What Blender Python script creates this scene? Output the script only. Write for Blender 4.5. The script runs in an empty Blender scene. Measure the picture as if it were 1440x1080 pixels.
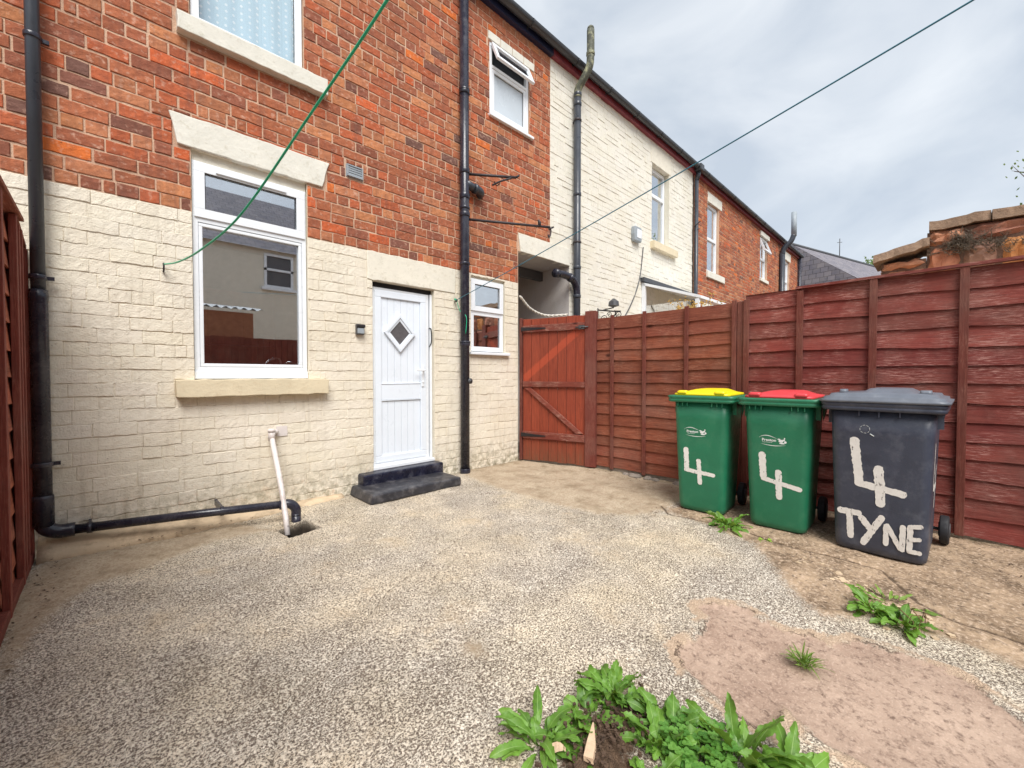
import bpy, math, random
import numpy as np
from mathutils import Vector, Matrix
random.seed(11); rng = np.random.default_rng(5)
R = math.radians
scene = bpy.context.scene
COL = scene.collection

def srgb(r, g, b):
    f = lambda c: (c/255/12.92) if c/255 <= .04045 else ((c/255+.055)/1.055)**2.4
    return (f(r), f(g), f(b))

# ------------------------------------------------------------------ mesh builder
class MB:
    def __init__(s):
        s.v = []; s.f = []; s.m = []; s.c = []; s.sm = []; s.cur = 0; s.col = (1, 1, 1); s.smooth = False
    def add(s, verts, faces, m=None, col=None, smooth=None):
        b = len(s.v); s.v += [tuple(p) for p in verts]
        m = s.cur if m is None else m; col = s.col if col is None else col; sm = s.smooth if smooth is None else smooth
        s.c += [col]*len(verts)
        for q in faces:
            s.f.append([b+i for i in q]); s.m.append(m); s.sm.append(sm)
        return b
    def box(s, x0, x1, y0, y1, z0, z1, M=None, **k):
        vs = [Vector((x, y, z)) for x in (x0, x1) for y in (y0, y1) for z in (z0, z1)]
        if M is not None: vs = [M @ p for p in vs]
        s.add(vs, [(0,1,3,2), (4,6,7,5), (0,4,5,1), (2,3,7,6), (0,2,6,4), (1,5,7,3)], **k)
    def tube(s, pts, r, n=12, cap=True, **k):
        pts = [Vector(p) for p in pts]; rs = r if isinstance(r, (list, tuple)) else [r]*len(pts)
        k.setdefault('smooth', True)
        vs = []; up = None
        for i, p in enumerate(pts):
            t = (pts[min(i+1, len(pts)-1)] - pts[max(i-1, 0)]).normalized()
            if up is None:
                a = Vector((0, 0, 1)) if abs(t.z) < .9 else Vector((1, 0, 0)); up = (a - t*a.dot(t)).normalized()
            else:
                up = (up - t*up.dot(t)).normalized()
            w = t.cross(up)
            for j in range(n):
                a = 2*math.pi*j/n; vs.append(p + (up*math.cos(a) + w*math.sin(a))*rs[i])
        fs = []
        for i in range(len(pts)-1):
            for j in range(n):
                a = i*n+j; b = i*n+(j+1) % n; fs.append((a, b, b+n, a+n))
        if cap: fs += [tuple(range(n))[::-1], tuple(range((len(pts)-1)*n, len(pts)*n))]
        s.add(vs, fs, **k)
    def loft(s, secs, cap=True, **k):
        n = len(secs[0]); vs = [p for q in secs for p in q]; fs = []
        for i in range(len(secs)-1):
            for j in range(n):
                a = i*n+j; b = i*n+(j+1) % n; fs.append((a, b, b+n, a+n))
        if cap: fs += [tuple(range(n))[::-1], tuple(range((len(secs)-1)*n, len(secs)*n))]
        s.add(vs, fs, **k)
    def prism(s, outline, y0, y1, **k):      # outline in (x,z), extruded along y
        n = len(outline); vs = [(x, y0, z) for x, z in outline] + [(x, y1, z) for x, z in outline]
        fs = [tuple(range(n)), tuple(range(2*n-1, n-1, -1))] + [(i, i+n, (i+1) % n+n, (i+1) % n) for i in range(n)]
        s.add(vs, fs, **k)
    def build(s, name, mats, parent=None, bevel=0, seg=2, colour=False):
        me = bpy.data.meshes.new(name); me.from_pydata(s.v, [], s.f)
        if not isinstance(mats, (list, tuple)): mats = [mats]
        for m in mats: me.materials.append(m)
        me.polygons.foreach_set('material_index', s.m); me.polygons.foreach_set('use_smooth', s.sm)
        if colour:
            ca = me.color_attributes.new('Col', 'FLOAT_COLOR', 'POINT')
            ca.data.foreach_set('color', np.array([(c[0], c[1], c[2], 1.) for c in s.c], dtype=np.float32).ravel())
        me.update()
        o = bpy.data.objects.new(name, me); COL.objects.link(o)
        if parent is not None: o.parent = parent
        if bevel:
            b = o.modifiers.new('bevel', 'BEVEL'); b.width = bevel; b.segments = seg; b.limit_method = 'ANGLE'; b.angle_limit = R(40)
        return o

def tag(o, label=None, cat=None, group=None, kind=None):
    if label: o['label'] = label
    if cat: o['category'] = cat
    if group: o['group'] = group
    if kind: o['kind'] = kind
    return o
def thing(name, label, cat, loc=(0, 0, 0), rz=0, group=None):
    o = bpy.data.objects.new(name, None); COL.objects.link(o); o.empty_display_size = .1
    o.location = loc; o.rotation_euler = (0, 0, rz)
    return tag(o, label, cat, group)
def copy_tree(o, parent=None):
    c = o.copy(); COL.objects.link(c)
    if parent is not None: c.parent = parent
    for ch in list(o.children): copy_tree(ch, c)
    return c
def bez(pts, n=10):
    # catmull-rom through pts
    P = [Vector(p) for p in pts]; P = [P[0]*2-P[1]] + P + [P[-1]*2-P[-2]]; out = []
    for i in range(1, len(P)-2):
        for k in range(n):
            t = k/n; a, b, c, d = P[i-1:i+3]
            out.append(.5*((2*b)+(c-a)*t+(2*a-5*b+4*c-d)*t*t+(3*b-a-3*c+d)*t**3))
    return out + [P[-2]]

# ------------------------------------------------------------------ materials
class NT:
    def __init__(s, name):
        s.mat = bpy.data.materials.new(name); s.mat.use_nodes = True; s.t = s.mat.node_tree; s.t.nodes.clear()
    def n(s, typ, ins=None, **props):
        nd = s.t.nodes.new(typ)
        for k, v in props.items(): setattr(nd, k, v)
        for k, v in (ins or {}).items(): s.set(nd.inputs[k], v)
        return nd
    def set(s, sock, v):
        if isinstance(v, bpy.types.NodeSocket): s.t.links.new(v, sock)
        elif isinstance(v, bpy.types.Node): s.t.links.new(v.outputs[0], sock)
        else:
            if sock.type == 'RGBA' and hasattr(v, '__len__') and len(v) == 3: v = (*v, 1)
            sock.default_value = v
    def obj(s, scale=(1, 1, 1), rot=(0, 0, 0)):
        tc = s.n('ShaderNodeTexCoord')
        return s.n('ShaderNodeMapping', {'Vector': tc.outputs['Object'], 'Scale': scale, 'Rotation': rot}).outputs[0]
    def noise(s, vec, scale, detail=4, rough=.55, dist=0):
        return s.n('ShaderNodeTexNoise', {'Vector': vec, 'Scale': scale, 'Detail': detail, 'Roughness': rough, 'Distortion': dist}).outputs[0]
    def ramp(s, fac, stops, interp='LINEAR'):
        nd = s.n('ShaderNodeValToRGB', {'Fac': fac}); cr = nd.color_ramp; cr.interpolation = interp
        while len(cr.elements) < len(stops): cr.elements.new(.5)
        for e, (p, c) in zip(cr.elements, stops):
            e.position = p; e.color = (*c, 1) if hasattr(c, '__len__') else (c, c, c, 1)
        return nd.outputs[0]
    def mix(s, fac, a, b, blend='MIX'):
        nd = s.n('ShaderNodeMix', data_type='RGBA', blend_type=blend)
        s.set(nd.inputs[0], fac); s.set(nd.inputs[6], a); s.set(nd.inputs[7], b); return nd.outputs[2]
    def math(s, op, a, b=0., c=0.):
        nd = s.n('ShaderNodeMath', operation=op); s.set(nd.inputs[0], a); s.set(nd.inputs[1], b); s.set(nd.inputs[2], c); return nd.outputs[0]
    def smooth(s, x, a, b):
        nd = s.n('ShaderNodeMapRange', {'Value': x, 'From Min': a, 'From Max': b}, interpolation_type='SMOOTHSTEP'); return nd.outputs[0]
    def attr(s, name): return s.n('ShaderNodeAttribute', attribute_name=name)
    def bump(s, h, strength=.5, dist=.01, normal=None):
        ins = {'Height': h, 'Strength': strength, 'Distance': dist}
        if normal is not None: ins['Normal'] = normal
        return s.n('ShaderNodeBump', ins).outputs[0]
    def out(s, base, rough=.8, normal=None, metal=0, spec=.5, **kw):
        ins = {'Base Color': base, 'Roughness': rough, 'Metallic': metal, 'Specular IOR Level': spec}
        if normal is not None: ins['Normal'] = normal
        for k, v in kw.items(): ins[k.replace('_', ' ')] = v
        p = s.n('ShaderNodeBsdfPrincipled', ins); o = s.n('ShaderNodeOutputMaterial')
        s.t.links.new(p.outputs[0], o.inputs[0]); return s.mat

def plain(name, col, rough=.5, var=.12, scale=9, bump=.1, bscale=60, metal=0, spec=.5, dirt=None, dirtamt=.5):
    m = NT(name); v = m.obj()
    c = m.mix(m.ramp(m.noise(v, scale, 5), [(.3, 0), (.7, 1)]), tuple(x*(1-var) for x in col), tuple(min(1, x*(1+var)) for x in col))
    if dirt: c = m.mix(m.math('MULTIPLY', m.ramp(m.noise(v, scale*.6+2, 8, .7), [(.5, 0), (.68, 1)]), dirtamt), c, dirt)
    r = m.ramp(m.noise(v, scale*3, 4), [(.3, max(0, rough-.1)), (.7, min(1, rough+.1))])
    nb = m.bump(m.noise(v, bscale, 4), bump, .004) if bump else None
    return m.out(c, r, nb, metal, spec)

def mat_brick():
    m = NT('weathered_red_brick'); v = m.obj(); at = m.attr('Col').outputs[0]
    n1 = m.noise(v, 38, 6, .65); n2 = m.noise(v, 9, 5, .6); n3 = m.noise(v, 150, 3)
    c = m.mix(m.ramp(n1, [(.3, .0), (.72, 1)]), m.mix(.8, at, (.74, .66, .64), 'MULTIPLY'), m.mix(.8, at, (1.18, 1.2, 1.2), 'MULTIPLY'))
    c = m.mix(m.math('MULTIPLY', m.ramp(n2, [(.52, 0), (.7, 1)]), .35), c, srgb(112, 78, 70))
    c = m.mix(m.math('MULTIPLY', m.ramp(m.noise(v, 55, 5, .7), [(.62, 0), (.72, 1)]), .5), c, srgb(60, 42, 40))
    c = m.mix(m.math('MULTIPLY', m.ramp(m.noise(v, 26, 4), [(.56, 0), (.72, 1)]), .6), c, srgb(212, 172, 150))
    st = m.noise(m.obj((6, 6, .5)), 2., 6, .65); c = m.mix(m.math('MULTIPLY', m.ramp(st, [(.5, 0), (.72, 1)]), .45), c, srgb(104, 76, 68))
    h = m.math('ADD', m.math('MULTIPLY', n1, .8), m.math('MULTIPLY', n3, .35))
    return m.out(c, .92, m.bump(h, .9, .007), spec=.2)
def mat_mortar():
    m = NT('pinkish_mortar'); v = m.obj(); n = m.noise(v, 45, 5, .6)
    c = m.mix(n, srgb(182, 144, 118), srgb(226, 196, 170))
    c = m.mix(m.math('MULTIPLY', m.ramp(m.noise(v, 4, 4), [(.45, 0), (.65, 1)]), .4), c, srgb(150, 112, 96))
    return m.out(c, .95, m.bump(m.noise(v, 110, 4), .8, .006), spec=.15)
def mat_paint(name, col, dirt=1.):
    m = NT(name); v = m.obj(); at = m.attr('Col').outputs[0]
    big = m.noise(v, 1.7, 5, .6); mid = m.noise(v, 27, 6, .65, .8); fine = m.noise(v, 95, 4, .6)
    c = m.mix(m.ramp(big, [(.35, 0), (.68, 1)]), col, tuple(x*y for x, y in zip(col, (.93, .91, .86))))
    c = m.mix(.6, c, at, 'MULTIPLY')
    c = m.mix(m.math('MULTIPLY', m.ramp(m.noise(v, 12, 8, .75), [(.60, 0), (.75, 1)]), .3*dirt), c, srgb(170, 150, 120))
    # flaking and rust-brown marks, only near the foot of the wall
    z = m.n('ShaderNodeSeparateXYZ', {'Vector': m.obj()}).outputs[2]
    low = m.n('ShaderNodeMapRange', {'Value': z, 'From Min': .5, 'From Max': .0}).outputs[0]
    fl = m.math('MULTIPLY', low, m.ramp(m.noise(v, 8.5, 8, .72), [(.55, 0), (.68, 1)]))
    c = m.mix(m.math('MULTIPLY', fl, .7*dirt), c, srgb(204, 164, 130))
    vst = m.noise(m.obj((9, 9, .7)), 2.2, 6, .65); c = m.mix(m.math('MULTIPLY', m.ramp(vst, [(.52, 0), (.72, 1)]), .38*dirt), c, srgb(176, 164, 144))
    c = m.mix(m.math('MULTIPLY', m.ramp(m.noise(v, 60, 3, .5), [(.70, 0), (.74, 1)]), .5*dirt), c, srgb(120, 92, 72))
    g = m.math('MULTIPLY', m.n('ShaderNodeMapRange', {'Value': z, 'From Min': .42, 'From Max': .0}).outputs[0], m.ramp(m.noise(v, 15, 6, .7), [(.42, 0), (.6, 1)]))
    c = m.mix(m.math('MULTIPLY', g, .8*dirt), c, srgb(112, 104, 74))
    h = m.math('ADD', m.math('MULTIPLY', mid, .55), m.math('MULTIPLY', fine, .6))
    return m.out(c, .72, m.bump(h, .85, .010), spec=.3)
def mat_render(name, col, dirtcol=None):
    m = NT(name); v = m.obj()
    c = m.mix(m.ramp(m.noise(v, 5, 6, .65), [(.35, 0), (.7, 1)]), col, tuple(x*.88 for x in col))
    c = m.mix(m.math('MULTIPLY', m.ramp(m.noise(v, 17, 9, .78), [(.53, 0), (.68, 1)]), .55), c, dirtcol or srgb(178, 170, 146))
    return m.out(c, .8, m.bump(m.noise(v, 34, 6, .65), .5, .008), spec=.3)
def mat_yard():
    m = NT('exposed_aggregate_concrete'); v = m.obj()
    A = lambda k: m.attr(k).outputs['Fac']
    warp = m.noise(v, 9, 5, .7)
    wob = m.math('MULTIPLY', m.math('SUBTRACT', m.noise(v, 22, 6, .7), .5), .16)
    mask = lambda k, w=.012: m.smooth(m.math('ADD', A(k), wob), -w, w)     # signed distance + breakup
    # aggregate: dark chips in pale matrix
    chips = m.noise(v, 112, 3, .6, .0); chips2 = m.noise(v, 205, 2, .5, .0)
    big = m.noise(v, 1.3, 4, .55); med = m.noise(v, 4.5, 4, .6)
    shift = m.math('MULTIPLY', m.math('SUBTRACT', m.math('ADD', m.math('MULTIPLY', big, .6), m.math('MULTIPLY', med, .4)), .5), .22)
    cs = m.math('ADD', m.math('ADD', m.math('MULTIPLY', chips, .62), m.math('MULTIPLY', chips2, .38)), shift)
    k = m.smooth(cs, .43, .52)
    vor = m.n('ShaderNodeTexVoronoi', {'Vector': v, 'Scale': 125}).outputs['Color']
    vs = m.n('ShaderNodeSeparateColor', {'Color': vor}).outputs[0]
    dark = m.mix(vs, srgb(92, 82, 74), srgb(146, 131, 117)); light = m.mix(vs, srgb(204, 192, 175), srgb(240, 231, 216))
    light = m.mix(m.ramp(big, [(.4, 0), (.65, 1)]), light, m.mix(.7, light, (1., .93, .80), 'MULTIPLY'))
    agg = m.mix(k, dark, light); agg = m.mix(m.math('MULTIPLY', m.ramp(m.noise(v, 1.9, 7, .7), [(.46, 0), (.7, 1)]), .38), agg, m.mix(k, srgb(82, 72, 62), srgb(168, 154, 134))); agg = m.mix(m.math('MULTIPLY', m.ramp(m.noise(v, 7, 6, .7), [(.60, 0), (.72, 1)]), .4), agg, srgb(120, 112, 78))
    agg = m.mix(m.math('MULTIPLY', m.ramp(m.noise(v, .9, 4, .6), [(.5, 0), (.64, 1)]), .35), agg, m.mix(.8, agg, (1.2, 1.16, 1.0), 'MULTIPLY'))
    agg = m.mix(m.math('MULTIPLY', m.ramp(m.noise(v, 2.6, 6, .65), [(.58, 0), (.72, 1)]), .55), agg, srgb(198, 176, 146))
    # smooth tan slab
    gr = m.noise(v, 70, 6, .75); sl = m.noise(v, 3.2, 7, .68)
    slab = m.mix(m.ramp(sl, [(.3, 0), (.7, 1)]), srgb(193, 178, 155), srgb(164, 146, 124))
    slab = m.mix(m.math('MULTIPLY', m.ramp(m.noise(v, 5.5, 8, .7), [(.48, 0), (.68, 1)]), .75), slab, srgb(118, 102, 78))
    slab = m.mix(m.ramp(gr, [(.38, .75), (.52, 0)]), slab, srgb(140, 116, 90))
    # brown dirty concrete by the right fence
    br = m.mix(m.ramp(m.noise(v, 4, 8, .7), [(.36, 0), (.62, 1)]), srgb(186, 160, 132), srgb(112, 92, 72))
    br = m.mix(m.ramp(m.noise(v, 48, 6, .7), [(.50, 0), (.66, .85)]), br, srgb(214, 190, 166))
    br = m.mix(m.ramp(m.noise(v, 30, 6, .7), [(.32, .9), (.47, 0)]), br, srgb(72, 58, 46))
    # pink smooth patch
    pk = m.mix(m.ramp(m.noise(v, 2.3, 7, .65), [(.32, 0), (.7, 1)]), srgb(192, 168, 149), srgb(152, 128, 112))
    pk = m.mix(m.ramp(m.noise(v, 36, 7, .72), [(.33, .95), (.5, 0)]), pk, srgb(110, 90, 78))
    pk = m.mix(m.ramp(m.noise(v, 100, 4, .6), [(.53, 0), (.66, .5)]), pk, srgb(206, 182, 164)); pk = m.mix(m.ramp(m.noise(v, 16, 7, .75), [(.54, 0), (.7, .6)]), pk, srgb(206, 180, 160))
    soil = m.mix(m.noise(v, 60, 6, .7), srgb(52, 40, 32), srgb(128, 104, 84))
    fil = m.mix(m.noise(v, 40, 5, .7), srgb(214, 190, 164), srgb(186, 158, 132))
    c = m.mix(m.math('MULTIPLY', mask('slab', .05), .95), agg, slab)
    c = m.mix(m.math('MULTIPLY', mask('brown', .05), .95), c, br)
    # pale mortar fillet round the patch edge
    pm = m.math('ADD', A('patch'), m.math('MULTIPLY', wob, .8))
    c = m.mix(m.math('MULTIPLY', m.math('MULTIPLY', m.smooth(pm, -.06, -.04), m.ramp(m.noise(v, 3.4, 3), [(.42, 0), (.5, 1)])), .9), c, fil)
    c = m.mix(m.smooth(pm, -.012, .012), c, pk); c = m.mix(m.math('MULTIPLY', m.math('MULTIPLY', m.smooth(m.math('ABSOLUTE', m.math('ADD', pm, .005)), .009, .002), m.ramp(m.noise(v, 6, 3), [(.45, 0), (.55, 1)])), .8), c, srgb(84, 68, 56))
    c = m.mix(mask('soil', .03), c, soil)
    cr = m.smooth(m.math('ADD', A('crack'), m.math('MULTIPLY', wob, .25)), .016, .004)
    c = m.mix(m.math('MULTIPLY', cr, .8), c, srgb(70, 56, 44))
    c = m.mix(m.math('MULTIPLY', m.math('MULTIPLY', m.smooth(m.math('ADD', A('edge'), wob), .10, -.02), m.ramp(m.noise(v, 14, 7, .7), [(.35, 0), (.62, 1)])), .75), c, srgb(92, 84, 58))
    c = m.mix(m.smooth(A('hole'), -.02, .012), c, srgb(62, 54, 46))
    sm = m.math('MAXIMUM', m.math('MAXIMUM', mask('slab', .05), mask('brown', .05)), m.smooth(pm, -.012, .012))
    h = m.mix(sm, m.mix(.35, m.smooth(cs, .42, .56), m.noise(v, 160, 3)), m.mix(.5, gr, m.noise(v, 24, 6, .7)))
    return m.out(c, .9, m.bump(h, .75, .009), spec=.2)
def mat_wood(name, c1, c2, worn, wornamt=.5, axis=1):
    m = NT(name); sc = [14, 14, 14]; sc[axis] = .9
    v = m.obj(tuple(sc)); u = m.obj(); at = m.attr('Col').outputs[0]
    g = m.noise(v, 5, 7, .65, .5); g2 = m.noise(v, 16, 5, .7, .3)
    c = m.mix(m.ramp(g, [(.3, 0), (.7, 1)]), c1, c2)
    c = m.mix(.9, c, at, 'MULTIPLY')
    c = m.mix(m.math('MULTIPLY', m.ramp(g2, [(.50, 0), (.66, 1)]), m.math('MULTIPLY', m.ramp(m.noise(u, 4.5, 4, .6), [(.4, 0), (.62, 1)]), wornamt)), c, worn)
    c = m.mix(m.math('MULTIPLY', m.ramp(m.noise(u, 6, 6, .65), [(.55, 0), (.75, 1)]), .45), c, tuple(x*.45 for x in c1))
    c = m.mix(m.math('MULTIPLY', m.ramp(m.noise(u, 2.1, 5, .6), [(.48, 0), (.7, 1)]), .3), c, m.mix(g, srgb(96, 70, 60), srgb(156, 128, 114)))
    kn = m.n('ShaderNodeTexVoronoi', {'Vector': m.obj(tuple(3.2 if i != axis else 1.6 for i in range(3))), 'Scale': 1.0}).outputs['Distance']
    c = m.mix(m.smooth(kn, .10, .03), c, tuple(x*.35 for x in c1))
    return m.out(c, .78, m.bump(m.math('ADD', g, m.math('MULTIPLY', g2, .5)), .55, .006), spec=.3)
def mat_gate():
    m = NT('orange_red_gate_paint'); v = m.obj((14, 14, .9)); u = m.obj(); at = m.attr('Col').outputs[0]
    g = m.noise(v, 5, 7, .65, .5); s = m.n('ShaderNodeSeparateXYZ', {'Vector': u})
    c = m.mix(m.ramp(g, [(.3, 0), (.7, 1)]), srgb(120, 50, 32), srgb(156, 70, 45)); c = m.mix(.9, c, at, 'MULTIPLY')
    # unfaded stripe where a brace once sat, upper half
    d = m.math('SUBTRACT', s.outputs[2], m.math('MULTIPLY_ADD', s.outputs[0], .80, 1.08))
    d = m.math('ABSOLUTE', m.math('ADD', d, m.math('MULTIPLY', m.math('SUBTRACT', m.noise(u, 20, 4), .5), .04)))
    up = m.smooth(s.outputs[2], 1.09, 1.11)
    c = m.mix(m.math('MULTIPLY', m.math('MULTIPLY', m.smooth(d, .075, .05), up), .75), c, srgb(176, 74, 46))
    c = m.mix(m.math('MULTIPLY', m.ramp(m.noise(m.obj((4, 4, 4), (0, .7, 0)), 7, 8, .8, 1.5), [(.62, 0), (.70, 1)]), .5), c, srgb(208, 140, 116))
    low = m.n('ShaderNodeMapRange', {'Value': s.outputs[2], 'From Min': .36, 'From Max': .03}).outputs[0]
    c = m.mix(m.math('MULTIPLY', low, m.ramp(m.noise(v, 6, 7, .7), [(.3, 0), (.65, .85)])), c, srgb(96, 74, 54))
    return m.out(c, .6, m.bump(g, .5, .005), spec=.4)
def mat_glass(name, refl, tint=(.96, .98, .98)):
    m = NT(name); tc = m.n('ShaderNodeBsdfTransparent', {'Color': tint}); gl = m.n('ShaderNodeBsdfGlossy', {'Color': (.95, .97, 1), 'Roughness': .012})
    bf = m.n('ShaderNodeNewGeometry').outputs['Backfacing']; fr = m.n('ShaderNodeFresnel', {'IOR': m.math('MULTIPLY_ADD', bf, -.8333, 1.5)}).outputs[0]
    fac = m.math('MINIMUM', m.math('MULTIPLY_ADD', fr, 1.4, refl), 1.)
    mx = m.n('ShaderNodeMixShader', {0: fac, 1: tc.outputs[0], 2: gl.outputs[0]}); o = m.n('ShaderNodeOutputMaterial')
    m.t.links.new(mx.outputs[0], o.inputs[0]); return m.mat
def mat_leaf(name, dark, light, rib):
    m = NT(name); v = m.obj(); at = m.attr('Col'); sp = m.n('ShaderNodeSeparateColor', {'Color': at.outputs[0]})
    c = m.mix(sp.outputs[1], dark, light)
    c = m.mix(m.math('MULTIPLY', m.ramp(m.noise(v, 40, 5, .6), [(.35, 0), (.7, 1)]), .35), c, tuple(x*1.5 for x in light))
    c = m.mix(m.smooth(sp.outputs[0], .94, 1.), c, rib)
    b = m.bump(m.math('ADD', m.noise(v, 90, 3), m.math('MULTIPLY', sp.outputs[0], .5)), .5, .003)
    p = m.n('ShaderNodeBsdfPrincipled', {'Base Color': c, 'Roughness': .48, 'Normal': b, 'Specular IOR Level': .4})
    t = m.n('ShaderNodeBsdfTranslucent', {'Color': m.mix(.5, c, (.45, .6, .05))})
    mx = m.n('ShaderNodeMixShader', {0: .22, 1: p.outputs[0], 2: t.outputs[0]}); o = m.n('ShaderNodeOutputMaterial')
    m.t.links.new(mx.outputs[0], o.inputs[0]); return m.mat
def mat_slate(name='grey_roof_slate'):
    m = NT(name); v = m.obj(); br = m.n('ShaderNodeTexBrick', {'Vector': v, 'Color1': (*srgb(128, 124, 132), 1), 'Color2': (*srgb(104, 102, 112), 1), 'Mortar': (*srgb(70, 68, 74), 1), 'Scale': 1., 'Mortar Size': .012, 'Brick Width': .30, 'Row Height': .22})
    c = m.mix(m.math('MULTIPLY', m.ramp(m.noise(v, 3, 6, .7), [(.4, 0), (.7, 1)]), .5), br.outputs[0], srgb(150, 142, 138))
    return m.out(c, .7, m.bump(br.outputs[1], .5, -.01), spec=.3)
def mat_sandstone():
    m = NT('red_sandstone'); v = m.obj(); at = m.attr('Col').outputs[0]
    c = m.mix(.75, at, m.ramp(m.noise(v, 6, 7, .7), [(.3, (.55, .5, .5)), (.7, (1.2, 1.1, 1.05))]), 'MULTIPLY')
    c = m.mix(m.math('MULTIPLY', m.ramp(m.noise(v, 3, 8, .7), [(.52, 0), (.7, 1)]), .7), c, srgb(112, 96, 80))
    return m.out(c, .9, m.bump(m.noise(v, 9, 8, .7), .9, .05), spec=.2)

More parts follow.
